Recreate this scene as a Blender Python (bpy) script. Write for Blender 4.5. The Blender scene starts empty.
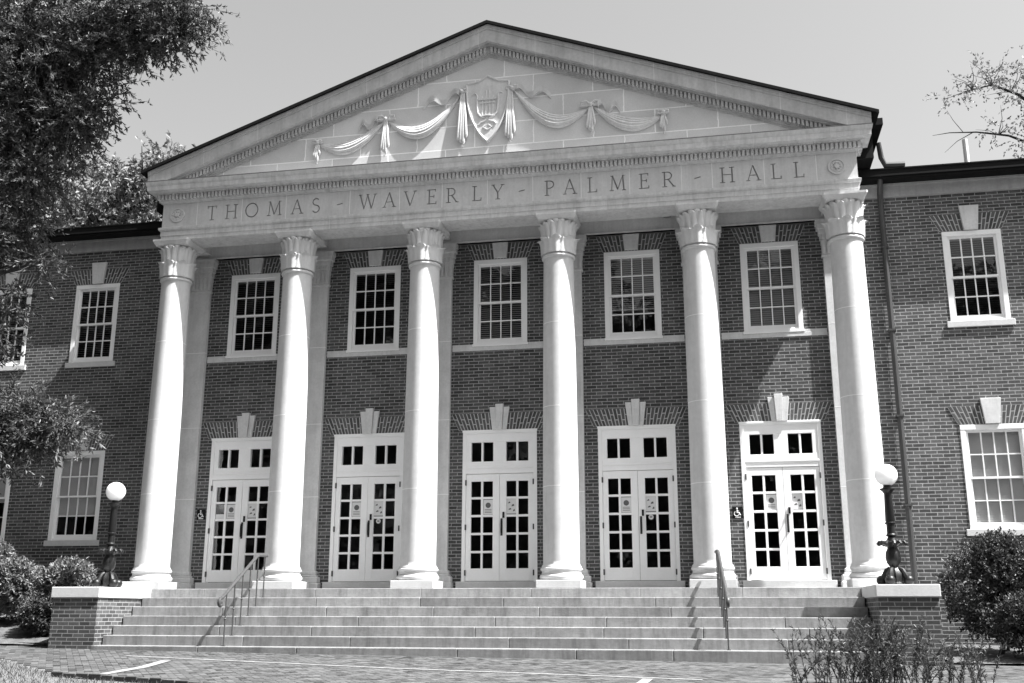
import bpy, bmesh, math, random
import numpy as np
from mathutils import Vector, Matrix
R = math.radians
random.seed(7)
rng = np.random.default_rng(11)
SC = bpy.context.scene

# ------------------------------------------------------------------ camera
cam_d = bpy.data.cameras.new('camera')
cam_d.sensor_width = 36.0
cam_d.lens = 1054.3 / 1024 * 36.0
cam_d.clip_start = 0.1
cam_d.clip_end = 3000
cam = bpy.data.objects.new('camera', cam_d)
SC.collection.objects.link(cam)
SC.camera = cam
_yaw, _pitch, _roll = -0.1934, 0.2523, 0.0019
_fw = Vector((math.sin(_yaw) * math.cos(_pitch), math.cos(_yaw) * math.cos(_pitch), math.sin(_pitch)))
_r0 = Vector((math.cos(_yaw), -math.sin(_yaw), 0))
_u0 = _r0.cross(_fw)
_r = math.cos(_roll) * _r0 + math.sin(_roll) * _u0
_u = -math.sin(_roll) * _r0 + math.cos(_roll) * _u0
cam.matrix_world = Matrix(((_r.x, _u.x, -_fw.x, 4.3737), (_r.y, _u.y, -_fw.y, -20.075),
                           (_r.z, _u.z, -_fw.z, -0.4521), (0, 0, 0, 1)))

# ------------------------------------------------------------------ sky and sun (the photograph is black and white: neutral light)
SUN_EL, SUN_AZ = 58.5, 75.5          # azimuth from the facade's normal (-y) towards +x
sdir = Vector((math.cos(R(SUN_EL)) * math.sin(R(SUN_AZ)), -math.cos(R(SUN_EL)) * math.cos(R(SUN_AZ)), math.sin(R(SUN_EL))))
w = bpy.data.worlds.new('World')
SC.world = w
w.use_nodes = True
nt = w.node_tree
nt.nodes.clear()
sky = nt.nodes.new('ShaderNodeTexSky')
sky.sky_type = 'NISHITA'
sky.sun_disc = False
sky.sun_elevation = R(SUN_EL)
sky.sun_rotation = math.atan2(sdir.x, sdir.y)
sky.air_density = 1.0
sky.dust_density = 4.0
# black-and-white conversion with a film's weight on blue
bw = nt.nodes.new('ShaderNodeVectorMath'); bw.operation = 'DOT_PRODUCT'
bw.inputs[1].default_value = (.15, .35, .5)
bg = nt.nodes.new('ShaderNodeBackground')
bg.inputs['Strength'].default_value = 0.076
wo = nt.nodes.new('ShaderNodeOutputWorld')
nt.links.new(sky.outputs[0], bw.inputs[0])
nt.links.new(bw.outputs['Value'], bg.inputs[0])
nt.links.new(bg.outputs[0], wo.inputs[0])
sun_d = bpy.data.lights.new('sun', 'SUN')
sun_d.energy = 5.0
sun_d.angle = R(0.5)
sun_d.color = (1, 1, 1)
sun = bpy.data.objects.new('sun', sun_d)
SC.collection.objects.link(sun)
sun.rotation_euler = (-sdir).to_track_quat('-Z', 'Y').to_euler()
sun.location = (20, -20, 40)
SC.view_settings.view_transform = 'Standard'
SC.view_settings.look = 'None'
SC.view_settings.gamma = 1.0
SC.view_settings.exposure = 1.68

# ------------------------------------------------------------------ materials (all neutral greys)
class N:
    """small node helper"""
    def __init__(s, m):
        s.t = m.node_tree
    def n(s, kind, **kw):
        x = s.t.nodes.new(kind)
        for k, v in kw.items():
            setattr(x, k, v)
        return x
    def l(s, a, b):
        s.t.links.new(a, b)
    def math(s, op, a, b=None):
        x = s.n('ShaderNodeMath', operation=op)
        for i, v in enumerate((a, b)):
            if v is None: continue
            if isinstance(v, (int, float)): x.inputs[i].default_value = v
            else: s.l(v, x.inputs[i])
        return x.outputs[0]
    def noise(s, vec, scale, detail=4, rough=.6):
        x = s.n('ShaderNodeTexNoise')
        x.inputs['Scale'].default_value = scale
        x.inputs['Detail'].default_value = detail
        x.inputs['Roughness'].default_value = rough
        s.l(vec, x.inputs['Vector'])
        return x.outputs['Fac']
    def maprange(s, v, a, b, c, d):
        x = s.n('ShaderNodeMapRange')
        for i, k in enumerate((a, b, c, d)):
            x.inputs[i + 1].default_value = k
        s.l(v, x.inputs[0])
        return x.outputs[0]

def mat(name, g, rough=.6, spec=.3, noise=0.0, nscale=3.0, bump=0.0, bscale=40., metallic=0., attr=False, streak=0.0, joint=None):
    m = bpy.data.materials.new(name)
    m.use_nodes = True
    h = N(m)
    b = h.t.nodes['Principled BSDF']
    b.inputs['Roughness'].default_value = rough
    b.inputs['Specular IOR Level'].default_value = spec
    b.inputs['Metallic'].default_value = metallic
    b.inputs['Base Color'].default_value = (g, g, g, 1)
    geo = h.n('ShaderNodeNewGeometry')
    pos = geo.outputs['Position']
    val = None
    if noise or attr or streak or joint:
        n1 = h.noise(pos, nscale, 5, .65)
        val = h.maprange(n1, .25, .75, g * (1 - noise), g * (1 + noise))
        n2 = h.noise(pos, nscale * 9, 3, .6)
        val = h.math('MULTIPLY', val, h.maprange(n2, .25, .75, 1 - noise * .6, 1 + noise * .6))
        if streak:
            sc = h.n('ShaderNodeMapping')
            sc.inputs['Scale'].default_value = (5, 5, .5)
            h.l(pos, sc.inputs['Vector'])
            n3 = h.noise(sc.outputs[0], 1.6, 4, .7)
            val = h.math('MULTIPLY', val, h.maprange(n3, .45, .8, 1.0, 1 - streak))
        if attr:
            a = h.n('ShaderNodeAttribute')
            a.attribute_name = 'tone'
            val = h.math('MULTIPLY', val, a.outputs['Fac'])
        if joint:
            sx = h.n('ShaderNodeSeparateXYZ')
            h.l(pos, sx.inputs[0])
            axis, pitch, off, wdt, jv = joint
            f = h.math('FRACT', h.math('DIVIDE', h.math('ADD', sx.outputs[axis], off + 100 * pitch), pitch))
            k = h.math('LESS_THAN', f, wdt / pitch)
            mx = h.n('ShaderNodeMix', data_type='FLOAT')
            h.l(k, mx.inputs[0]); h.l(val, mx.inputs[2]); mx.inputs[3].default_value = jv
            val = mx.outputs[0]
        cc = h.n('ShaderNodeCombineColor')
        for i in range(3): h.l(val, cc.inputs[i])
        h.l(cc.outputs[0], b.inputs['Base Color'])
    if bump:
        bn = h.n('ShaderNodeBump')
        bn.inputs['Strength'].default_value = bump
        bn.inputs['Distance'].default_value = .01
        h.l(h.noise(pos, bscale, 5, .7), bn.inputs['Height'])
        h.l(bn.outputs[0], b.inputs['Normal'])
    return m

def brick_mat(name, c1, c2, mortar, bw_, bh, ms, rough=.8, noise=.15, bump=.5, offset=.5, bias=0.0, frac_noise=2.0, shift=(0, 0)):
    m = bpy.data.materials.new(name)
    m.use_nodes = True
    h = N(m)
    b = h.t.nodes['Principled BSDF']
    b.inputs['Roughness'].default_value = rough
    b.inputs['Specular IOR Level'].default_value = .2
    geo = h.n('ShaderNodeNewGeometry')
    sp = h.n('ShaderNodeSeparateXYZ'); h.l(geo.outputs['Position'], sp.inputs[0])
    sn = h.n('ShaderNodeSeparateXYZ'); h.l(geo.outputs['True Normal'], sn.inputs[0])
    side = h.math('GREATER_THAN', h.math('ABSOLUTE', sn.outputs[0]), .7)
    top = h.math('GREATER_THAN', h.math('ABSOLUTE', sn.outputs[2]), .7)
    mu = h.n('ShaderNodeMix', data_type='FLOAT'); h.l(side, mu.inputs[0]); h.l(sp.outputs[0], mu.inputs[2]); h.l(sp.outputs[1], mu.inputs[3])
    mv = h.n('ShaderNodeMix', data_type='FLOAT'); h.l(top, mv.inputs[0]); h.l(sp.outputs[2], mv.inputs[2]); h.l(sp.outputs[1], mv.inputs[3])
    cv = h.n('ShaderNodeCombineXYZ')
    # slight wander so that the courses are not ruler straight
    wn = h.noise(geo.outputs['Position'], 1.3, 2)
    h.l(h.math('ADD', h.math('ADD', mu.outputs[0], 100 + shift[0]), h.maprange(h.noise(geo.outputs['Position'], 7, 1), 0, 1, -.02, .02)), cv.inputs[0])
    h.l(h.math('ADD', h.math('ADD', mv.outputs[0], 10 + shift[1]), h.maprange(wn, 0, 1, -.006, .006)), cv.inputs[1])
    br = h.n('ShaderNodeTexBrick')
    br.offset = offset
    br.inputs['Color1'].default_value = (c1, c1, c1, 1)
    br.inputs['Color2'].default_value = (c2, c2, c2, 1)
    br.inputs['Mortar'].default_value = (mortar, mortar, mortar, 1)
    br.inputs['Scale'].default_value = 1
    br.inputs['Mortar Size'].default_value = ms
    br.inputs['Mortar Smooth'].default_value = .15
    br.inputs['Bias'].default_value = bias
    br.inputs['Brick Width'].default_value = bw_
    br.inputs['Row Height'].default_value = bh
    h.l(cv.outputs[0], br.inputs['Vector'])
    n1 = h.noise(geo.outputs['Position'], frac_noise, 6, .7)
    n2 = h.noise(geo.outputs['Position'], 35, 3, .6)
    f = h.math('MULTIPLY', h.maprange(n1, .25, .75, 1 - noise, 1 + noise), h.maprange(n2, .25, .75, 1 - noise, 1 + noise))
    f = h.math('MULTIPLY', f, h.maprange(h.noise(geo.outputs['Position'], .45, 3), .3, .7, .84, 1.14))
    vm = h.n('ShaderNodeVectorMath', operation='SCALE')
    h.l(br.outputs['Color'], vm.inputs[0]); h.l(f, vm.inputs['Scale'])
    h.l(vm.outputs[0], b.inputs['Base Color'])
    bn = h.n('ShaderNodeBump')
    bn.inputs['Strength'].default_value = bump
    bn.inputs['Distance'].default_value = .008
    hh = h.math('SUBTRACT', h.math('MULTIPLY', n2, .4), br.outputs['Fac'])
    h.l(hh, bn.inputs['Height']); h.l(bn.outputs[0], b.inputs['Normal'])
    return m

BRICK = brick_mat('red brick', .105, .048, .31, .215, .0686, .0072, noise=.2)
PIER_BRICK = brick_mat('pier brick', .095, .045, .26, .215, .0686, .0068, shift=(.07, .01))
STONE = mat('limestone', .62, .75, .2, .13, 2.2, .25, 60, streak=.15)
COLSTONE = mat('column limestone', .6, .7, .2, .09, 1.2, .2, 60, streak=.14)
MORTAR = mat('pale joint mortar', .85, .8, .1)
ARCH_MORTAR = mat('brick mortar', .42, .85, .1, .2, 20)
FRIEZE = mat('frieze limestone', .61, .75, .2, .1, 2.2, .2, 60, streak=.18)
GROOVE = mat('dark letter groove', .34, .9, .1)  # darker tone for the cut faces of the frieze letters
TYMP = brick_mat('tympanum ashlar', .64, .54, .85, 1.25, .52, .012, .8, .07, .12, bias=0., shift=(.3, .28))
RAKE = mat('raking cornice stone', .48, .8, .2, .16, 1.6, .2, 50, streak=.25, joint=(0, 1.22, .2, .014, .6))
CORN = mat('cornice stone', .6, .8, .2, .14, 2., .2, 50, streak=.3, joint=(0, 1.46, .5, .012, .62))
STEP = mat('step stone', .23, .8, .2, .22, 1.8, .5, 60, attr=True, streak=.45)
CAPST = mat('pier cap stone', .58, .8, .2, .1, 2.5, .3, 70)
WHITE = mat('white paint', .86, .45, .35, .03, 3)
WHITE2 = mat('old white paint', .6, .5, .3, .07, 4)
ARCH_BRICK = mat('arch brick', .1, .85, .2, .2, 30, .3, 80, attr=True)
BLACK = mat('black painted metal', .012, .35, .5)
IRON = mat('cast iron', .011, .38, .35, .3, 30, .3, 60)
RAILM = mat('rail metal', .055, .42, .5, .2, 20)
ROOF = mat('dark shingle', .01, .9, .1, .3, 10)
GUTTER = mat('dark gutter', .008, .7, .1, .2, 5)
PIPE = mat('brown downspout', .05, .5, .3, .15, 5)
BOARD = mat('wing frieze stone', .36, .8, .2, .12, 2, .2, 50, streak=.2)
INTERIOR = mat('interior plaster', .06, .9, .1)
BLIND = mat('blind slat', .34, .6, .2)
BLINDW = mat('pale closed blind', .46, .6, .2)
OPAL = mat('opal glass', .9, .18, .4)
OPAL.node_tree.nodes['Principled BSDF'].inputs['Subsurface Weight'].default_value = 1.0
OPAL.node_tree.nodes['Principled BSDF'].inputs['Subsurface Radius'].default_value = (.25, .25, .25)
OPAL.node_tree.nodes['Principled BSDF'].inputs['Subsurface Scale'].default_value = 1.0
PAPER = mat('paper', .68, .8, .2)
INK = mat('printed ink', .12, .8, .2)
SIGNB = mat('sign face', .008, .6, .15)
SIGNW = mat('sign symbol', .8, .5, .3)
SOIL = mat('mulch', .1, .95, .1, .5, 6, .8, 30)
PAVER = mat('paver brick', .08, .85, .2, .16, 1.1, .4, 90, attr=True)
SAND = mat('joint sand', .13, .95, .1, .2, 8)
GROUNDM = mat('lawn soil', .12, .95, .1, .4, 2, .6, 20)
LINE = mat('worn white line paint', .22, .85, .2, .35, 7)
BARK = mat('bark', .05, .9, .1, .4, 8, .7, 30)
GRASS = mat('grass blades', .085, .6, .2, attr=True, noise=.05)

def leaf_mat(name, g, transl=.3):
    m = mat(name, g, .45, .45, .05, attr=True)
    h = N(m)
    b = h.t.nodes['Principled BSDF']
    out = h.t.nodes['Material Output']
    tr = h.n('ShaderNodeBsdfTranslucent')
    src = b.inputs['Base Color'].links[0].from_socket
    h.l(src, tr.inputs['Color'])
    mx = h.n('ShaderNodeMixShader')
    mx.inputs[0].default_value = transl
    h.l(b.outputs[0], mx.inputs[1]); h.l(tr.outputs[0], mx.inputs[2])
    h.l(mx.outputs[0], out.inputs[0])
    return m
LEAF_OAK = leaf_mat('oak leaf', .098, .35)
LEAF_FAR = leaf_mat('far tree leaf', .2, .35)
LEAF_BOX = leaf_mat('boxwood leaf', .062, .2)
LEAF_LIGHT = leaf_mat('pale shrub leaf', .19, .25)
LEAF_STEM = leaf_mat('stem plant leaf', .07, .25)

GLASS = bpy.data.materials.new('window glass')
GLASS.use_nodes = True
_h = N(GLASS)
_h.t.nodes.clear()
_o = _h.n('ShaderNodeOutputMaterial'); _m = _h.n('ShaderNodeMixShader'); _g = _h.n('ShaderNodeBsdfGlossy'); _t = _h.n('ShaderNodeBsdfTransparent'); _f = _h.n('ShaderNodeFresnel')
_g.inputs['Roughness'].default_value = .015
_t.inputs['Color'].default_value = (.95, .95, .95, 1)
# a thin pane: same reflectance from both sides
_bf = _h.n('ShaderNodeNewGeometry')
_h.l(_h.maprange(_bf.outputs['Backfacing'], 0, 1, 1.75, 1 / 1.75), _f.inputs['IOR'])
_bn = _h.n('ShaderNodeBump'); _bn.inputs['Strength'].default_value = .12; _bn.inputs['Distance'].default_value = .02
_ge = _h.n('ShaderNodeNewGeometry')
_h.l(_h.noise(_ge.outputs['Position'], 2.6, 2), _bn.inputs['Height'])
_h.l(_bn.outputs[0], _g.inputs['Normal'])
_h.l(_f.outputs[0], _m.inputs[0]); _h.l(_t.outputs[0], _m.inputs[1]); _h.l(_g.outputs[0], _m.inputs[2]); _h.l(_m.outputs[0], _o.inputs[0])

# ------------------------------------------------------------------ mesh helpers
class MB:
    def __init__(s):
        s.v = []; s.f = []; s.mi = []; s.tone = []; s.cur = 0; s.t = 1.0
    def quad(s, *pts):
        n = len(s.v); s.v += [tuple(p) for p in pts]; s.f.append(tuple(range(n, n + len(pts)))); s.mi.append(s.cur); s.tone.append(s.t)
    def add(s, verts, faces):
        n = len(s.v); s.v += [tuple(p) for p in verts]
        for f in faces:
            s.f.append(tuple(i + n for i in f)); s.mi.append(s.cur); s.tone.append(s.t)
    def box(s, x0, x1, y0, y1, z0, z1):
        v = [(x, y, z) for z in (z0, z1) for y in (y0, y1) for x in (x0, x1)]
        s.add(v, [(0, 2, 3, 1), (4, 5, 7, 6), (0, 1, 5, 4), (2, 6, 7, 3), (0, 4, 6, 2), (1, 3, 7, 5)])
    def prism(s, poly, y0, y1, y0b=None):
        """poly of (x,z) extruded from y0 (front) to y1; counter-clockwise seen from the front (-y)"""
        n = len(poly)
        v = [(x, y0, z) for x, z in poly] + [(x, y1, z) for x, z in poly]
        f = [tuple(range(n)), tuple(range(2 * n - 1, n - 1, -1))]
        for i in range(n):
            j = (i + 1) % n
            f.append((i, i + n, j + n, j))
        s.add(v, f)
    def lathe(s, prof, cx, cy, cz=0, seg=48, mod=None):
        n = len(prof); v = []
        for k in range(seg):
            a = 2 * math.pi * k / seg
            for r, z in prof:
                rr, zz = (r, z) if mod is None else mod(r, z, a)
                v.append((cx + rr * math.cos(a), cy + rr * math.sin(a), cz + zz))
        f = []
        for k in range(seg):
            k2 = (k + 1) % seg
            for i in range(n - 1):
                f.append((k * n + i, k2 * n + i, k2 * n + i + 1, k * n + i + 1))
        f.append(tuple(k * n for k in range(seg))[::-1])
        f.append(tuple(k * n + n - 1 for k in range(seg)))
        s.add(v, f)
    def tube(s, pts, rad, seg=8, flat=None):
        pts = [Vector(p) for p in pts]; n = len(pts)
        if isinstance(rad, (int, float)): rad = [rad] * n
        v = []; prev = None
        for i, p in enumerate(pts):
            d = (pts[min(i + 1, n - 1)] - pts[max(i - 1, 0)]).normalized()
            if prev is None:
                a = Vector((0, 0, 1)) if abs(d.z) < .9 else Vector((1, 0, 0))
            else: a = prev
            b = d.cross(a).normalized(); a = b.cross(d).normalized(); prev = a
            for k in range(seg):
                t = 2 * math.pi * k / seg
                v.append(p + rad[i] * (math.cos(t) * a + math.sin(t) * b))
        f = []
        for i in range(n - 1):
            for k in range(seg):
                k2 = (k + 1) % seg
                f.append((i * seg + k, i * seg + k2, (i + 1) * seg + k2, (i + 1) * seg + k))
        f.append(tuple(range(seg))[::-1]); f.append(tuple((n - 1) * seg + k for k in range(seg)))
        s.add(v, f)
    def sphere(s, c, r, seg=24, rings=14, sq=(1, 1, 1)):
        prof = [(max(1e-4, math.sin(math.pi * i / rings)) * r, -math.cos(math.pi * i / rings) * r) for i in range(rings + 1)]
        s.lathe(prof, c[0], c[1], c[2], seg)
    def build(s, name, mats, parent=None, origin=(0, 0, 0), smooth=False, bevel=0, angle=35):
        me = bpy.data.meshes.new(name)
        o = Vector(origin)
        v = [(x - o.x, y - o.y, z - o.z) for x, y, z in s.v]
        me.from_pydata(v, [], s.f)
        if not isinstance(mats, (list, tuple)): mats = [mats]
        for m in mats: me.materials.append(m)
        if len(mats) > 1: me.polygons.foreach_set('material_index', s.mi)
        a = me.attributes.new('tone', 'FLOAT', 'FACE'); a.data.foreach_set('value', s.tone)
        if smooth:
            me.polygons.foreach_set('use_smooth', [True] * len(me.polygons))
            try: me.set_sharp_from_angle(angle=R(angle))
            except Exception: pass
        me.update()
        ob = bpy.data.objects.new(name, me)
        SC.collection.objects.link(ob)
        put(ob, parent, o)
        if bevel:
            b = ob.modifiers.new('bevel', 'BEVEL'); b.width = bevel; b.segments = 2; b.limit_method = 'ANGLE'
        return ob

WP = {}
def put(ob, parent, o):
    o = Vector(o)
    WP[ob.name] = o
    if parent is not None:
        ob.parent = parent
        ob.location = o - WP[parent.name]
    else:
        ob.location = o

def thing(name, label, cat, loc, group=None):
    o = bpy.data.objects.new(name, None)
    SC.collection.objects.link(o)
    put(o, None, loc)
    return tag(o, label, cat, group)
def tag(o, label, cat, group=None, kind=None):
    o['label'] = label; o['category'] = cat
    if group: o['group'] = group
    if kind: o['kind'] = kind
    return o
def kind(o, k):
    o['kind'] = k
    return o
def copy_tree(src, parent, wpos):
    c = src.copy(); SC.collection.objects.link(c)
    c.parent = parent
    base = WP[parent.name] if parent else Vector((0, 0, 0))
    c.location = Vector(wpos) - base
    WP[c.name] = Vector(wpos)
    for ch in list(src.children):
        d = ch.copy(); SC.collection.objects.link(d); d.parent = c
        d.location = ch.location
        WP[d.name] = Vector(wpos) + Vector(ch.location)
        for g in list(ch.children):
            e = g.copy(); SC.collection.objects.link(e); e.parent = d; e.location = g.location
    return c

def clip(poly, a, b, c):
    """keep a*x+b*z>=c"""
    out = []
    for i, p in enumerate(poly):
        q = poly[(i + 1) % len(poly)]
        dp = a * p[0] + b * p[1] - c; dq = a * q[0] + b * q[1] - c
        if dp >= 0: out.append(p)
        if dp * dq < 0:
            t = dp / (dp - dq); out.append((p[0] + t * (q[0] - p[0]), p[1] + t * (q[1] - p[1])))
    return out

# ------------------------------------------------------------------ ground
def G(x, y):
    x = max(-24, min(24, x)); y = max(-24, min(1.0, y))
    return -1.145 - .0095 * x + .03 * (y + 2)

m = MB()
xs = [-600, -200, -60] + list(range(-24, 25, 4)) + [60, 200, 600]
ys = [-600, -200, -60] + list(range(-24, 2, 3)) + [1, 30, 100, 300, 900]
ys = sorted(set(ys))
for i in range(len(xs) - 1):
    for j in range(len(ys) - 1):
        m.quad(*[(x, y, G(x, y) - .05) for x, y in ((xs[i], ys[j]), (xs[i + 1], ys[j]), (xs[i + 1], ys[j + 1]), (xs[i], ys[j + 1]))])
kind(m.build('ground', GROUNDM), 'structure')

# brick paving laid in herringbone, with its sand bed
PX0, PX1, PY0, PY1 = -17, 17, -15.5, -1.2
m = MB()
nx = 34
for i in range(nx):
    a, b = PX0 + (PX1 - PX0) * i / nx, PX0 + (PX1 - PX0) * (i + 1) / nx
    for c, d in ((PY0, -8), (-8, -2), (-2, PY1)):
        m.quad((a, c, G(a, c) - .01), (b, c, G(b, c) - .01), (b, d, G(b, d) - .01), (a, d, G(a, d) - .01))
kind(m.build('paving_bed', SAND), 'structure')
m = MB()
bl, gp, e = .2, .1, .0035
ca, sa = math.cos(R(45 - 11)), math.sin(R(45 - 11))
def in_lawn(x, y):       # bottom left corner lawn
    return y < -4.25 - (x + 7.3) * .9 and x < -4.2 or (x < -2.4 and y < -7.08 - (x + 4.2) * .3)
for i in range(-190, 191):
    for j in range(-95, 96):
        # herringbone cell: step vectors (gp,gp) and (2gp,-2gp)
        ox = i * gp + j * 2 * gp; oy = i * gp - j * 2 * gp
        wx, wy = ca * ox - sa * oy, sa * ox + ca * oy
        if not (PX0 < wx < PX1 and PY0 < wy < PY1): continue
        for (x0, y0, x1, y1) in ((0, 0, bl, gp), (0, gp, gp, gp + bl)):
            pts = []
            dz = random.uniform(-.0015, .0015)
            for (x, y) in ((x0 + e, y0 + e), (x1 - e, y0 + e), (x1 - e, y1 - e), (x0 + e, y1 - e)):
                X, Y = ca * (ox + x) - sa * (oy + y), sa * (ox + x) + ca * (oy + y)
                pts.append((X, Y, G(X, Y) + dz))
            if in_lawn(pts[0][0], pts[0][1]): continue
            m.t = random.choice((.65, .82, .95, 1, 1.1, 1.2, 1.3)) * random.uniform(.9, 1.1) * (.5 if random.random() < .13 else 1)
            m.quad(*pts)
m.t = 1
kind(m.build('brick_paving', PAVER), 'structure')

def strip(pts, wd, name, dz=.006):
    m = MB()
    P = [Vector((x, y, 0)) for x, y in pts]
    for a, b in zip(P[:-1], P[1:]):
        d = (b - a).normalized(); nn = Vector((-d.y, d.x, 0)) * wd / 2
        k = max(1, int((b - a).length / .4))
        for i in range(k):
            p, q = a.lerp(b, i / k), a.lerp(b, (i + 1) / k)
            m.quad(*[(v.x, v.y, G(v.x, v.y) + dz) for v in (p - nn, q - nn, q + nn, p + nn)])
    return kind(m.build(name, LINE), 'structure')
strip([(-5.3, -3.6), (-.3, -4.83), (4.05, -5.5)], .1, 'pavement_line')
strip([(-4.15, -4.38), (-3.85, -5.6), (-3.75, -7.25)], .16, 'pavement_line', .008)
strip([(3.35, -5.55), (3.2, -8.5)], .14, 'pavement_line', .008)

# beds of mulch either side
def bed(x0, x1, y0, y1, rise):
    m = MB(); nx, ny = 24, 12
    V = {}
    for i in range(nx + 1):
        for j in range(ny + 1):
            x = x0 + (x1 - x0) * i / nx; y = y0 + (y1 - y0) * j / ny
            V[i, j] = (x, y, G(x, y) + .02 + rise * j / ny + random.uniform(0, .03))
    for i in range(nx):
        for j in range(ny):
            m.quad(V[i, j], V[i + 1, j], V[i + 1, j + 1], V[i, j + 1])
    return kind(m.build('planting_bed', SOIL, smooth=True), 'structure')
bed(-20, -7.7, -1.75, .95, .5)
bed(7.8, 20, -1.9, .95, .12)
bed(4.9, 8.6, -8.2, -5.75, .03)

def edging(pts, label):
    m = MB()
    P = [Vector((x, y, 0)) for x, y in pts]
    for a, b in zip(P[:-1], P[1:]):
        L = (b - a).length; d = (b - a) / L; nn = Vector((-d.y, d.x, 0))
        k = int(L / .205)
        for i in range(k):
            p = a + d * (i + .5) * L / k
            z = G(p.x, p.y) + random.uniform(-.008, .008)
            c = [(s * (L / k / 2 - .006), t * .05) for s, t in ((-1, -1), (1, -1), (1, 1), (-1, 1))]
            lo = [p + d * u + nn * v for u, v in c]
            m.t = random.uniform(.5, 1.0)
            v = [(q.x, q.y, z - .06) for q in lo] + [(q.x, q.y, z + .055) for q in lo]
            m.add(v, [(3, 2, 1, 0), (4, 5, 6, 7), (0, 1, 5, 4), (1, 2, 6, 5), (2, 3, 7, 6), (3, 0, 4, 7)])
    o = m.build('brick_edging', ARCH_BRICK, bevel=.008)
    return tag(o, label, 'edging')
edging([(-4.3, -7.02), (-3.4, -7.3), (-2.4, -7.6), (-1.3, -8.0)], 'row of dark edging bricks between the lawn corner and the paving')
edging([(-13, -1.0), (-10, -1.4), (-7.82, -1.75)], 'low brick edging in front of the shrub bed beside the pier')

# ------------------------------------------------------------------ the building
D = .96
S = 2.8
CX = [(i - 2.5) * S for i in range(6)]
BX = [(i - 2) * S for i in range(5)]
WX = [9.5, 11.75, 14.0, 16.25, 18.5]
HALL = thing('hall_building', 'brick hall with six white columns, carved pediment and five double doors', 'building', (0, D, -1.15))
HW, WH0, WH1 = .775, .16, 3.2

openings = []
for x in BX:
    openings.append((x - .775, x + .775, .16, 3.2))
    openings.append((x - .58, x + .58, 5.05, 6.91))
for s in (-1, 1):
    for x in WX:
        openings.append((s * x - .55, s * x + .55, 5.05, 6.9))
        openings.append((s * x - .59, s * x + .59, 1.06, 3.02))
m = MB()
xs = sorted(set([-21., 21., -7, 7] + [v for o in openings for v in o[:2]]))
zs = sorted(set([-1.5, 8.06] + [v for o in openings for v in o[2:]]))
def hole(x, z):
    return any(o[0] < x < o[1] and o[2] < z < o[3] for o in openings)
for i in range(len(xs) - 1):
    for j in range(len(zs) - 1):
        if hole((xs[i] + xs[i + 1]) / 2, (zs[j] + zs[j + 1]) / 2): continue
        m.quad((xs[i], D, zs[j]), (xs[i + 1], D, zs[j]), (xs[i + 1], D, zs[j + 1]), (xs[i], D, zs[j + 1]))
for x0, x1, z0, z1 in openings:
    y1 = D + .2
    m.quad((x0, D, z0), (x0, D, z1), (x0, y1, z1), (x0, y1, z0))
    m.quad((x1, D, z1), (x1, D, z0), (x1, y1, z0), (x1, y1, z1))
    m.quad((x0, D, z1), (x1, D, z1), (x1, y1, z1), (x0, y1, z1))
    m.quad((x1, D, z0), (x0, D, z0), (x0, y1, z0), (x1, y1, z0))
for s in (-1, 1):
    m.quad(*[(s * 21, y, z) for y, z in ((D, -1.5), (12, -1.5), (12, 8.06), (D, 8.06))])
m.quad((-21, 12, -1.5), (21, 12, -1.5), (21, 12, 8.06), (-21, 12, 8.06))
m.build('brick_wall', BRICK, HALL, (0, D, 0))
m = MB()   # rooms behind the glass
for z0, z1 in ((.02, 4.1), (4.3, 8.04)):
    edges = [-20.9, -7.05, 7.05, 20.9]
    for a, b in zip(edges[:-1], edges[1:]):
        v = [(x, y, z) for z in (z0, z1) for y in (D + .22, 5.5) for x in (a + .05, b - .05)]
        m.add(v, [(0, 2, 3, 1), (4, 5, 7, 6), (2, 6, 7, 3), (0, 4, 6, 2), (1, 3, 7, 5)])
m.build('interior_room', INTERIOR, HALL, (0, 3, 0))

# jack arches of gauged brick
def jack_arch(cx, half, z0, z1, splay, khalf):
    m = MB()
    m.cur = 0
    m.prism([(cx - half, z0), (cx + half, z0), (cx + half + splay, z1), (cx - half - splay, z1)], D - .010, D + .01)
    m.cur = 1
    n = int(2 * half / .064)
    j = .0095
    for i in range(n):
        u0, u1 = -half + 2 * half * i / n, -half + 2 * half * (i + 1) / n
        f = (half + splay) / half
        cuts = (0, .36, 1) if i % 2 else (0, .66, 1)
        for a, b in zip(cuts[:-1], cuts[1:]):
            def X(u, t): return cx + u * (1 + (f - 1) * t)
            za, zb = z0 + (z1 - z0) * a + (j if a else .002), z0 + (z1 - z0) * b - (j if b < 1 else .002)
            m.t = random.uniform(.6, 1.15)
            m.prism([(X(u0, a) + j, za), (X(u1, a) - j, za), (X(u1, b) - j, zb), (X(u0, b) + j, zb)], D - .0118, D)
    return m.build('jack_arch', [ARCH_MORTAR, ARCH_BRICK], HALL, (cx, D, z0))
def keystone(cx, z0, z1, w0, w1, fluted, mt=STONE):
    m = MB()
    if fluted:
        for a, b, dz, y in ((-1, -.42, -.06, -.055), (-.4, .4, 0, -.085), (.42, 1, -.06, -.055)):
            m.prism([(cx + a * w0, z0), (cx + b * w0, z0), (cx + b * w1, z1 + dz), (cx + a * w1, z1 + dz)], D + y, D)
        m.prism([(cx - w0 * .98, z0 + .003), (cx + w0 * .98, z0 + .003), (cx + w1 * .98, z1 - .07), (cx - w1 * .98, z1 - .07)], D - .03, D)
    else:
        m.prism([(cx - w0, z0), (cx + w0, z0), (cx + w1, z1), (cx - w1, z1)], D - .06, D)
    return m.build('keystone', mt, HALL, (cx, D, z0), bevel=.006)
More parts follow.
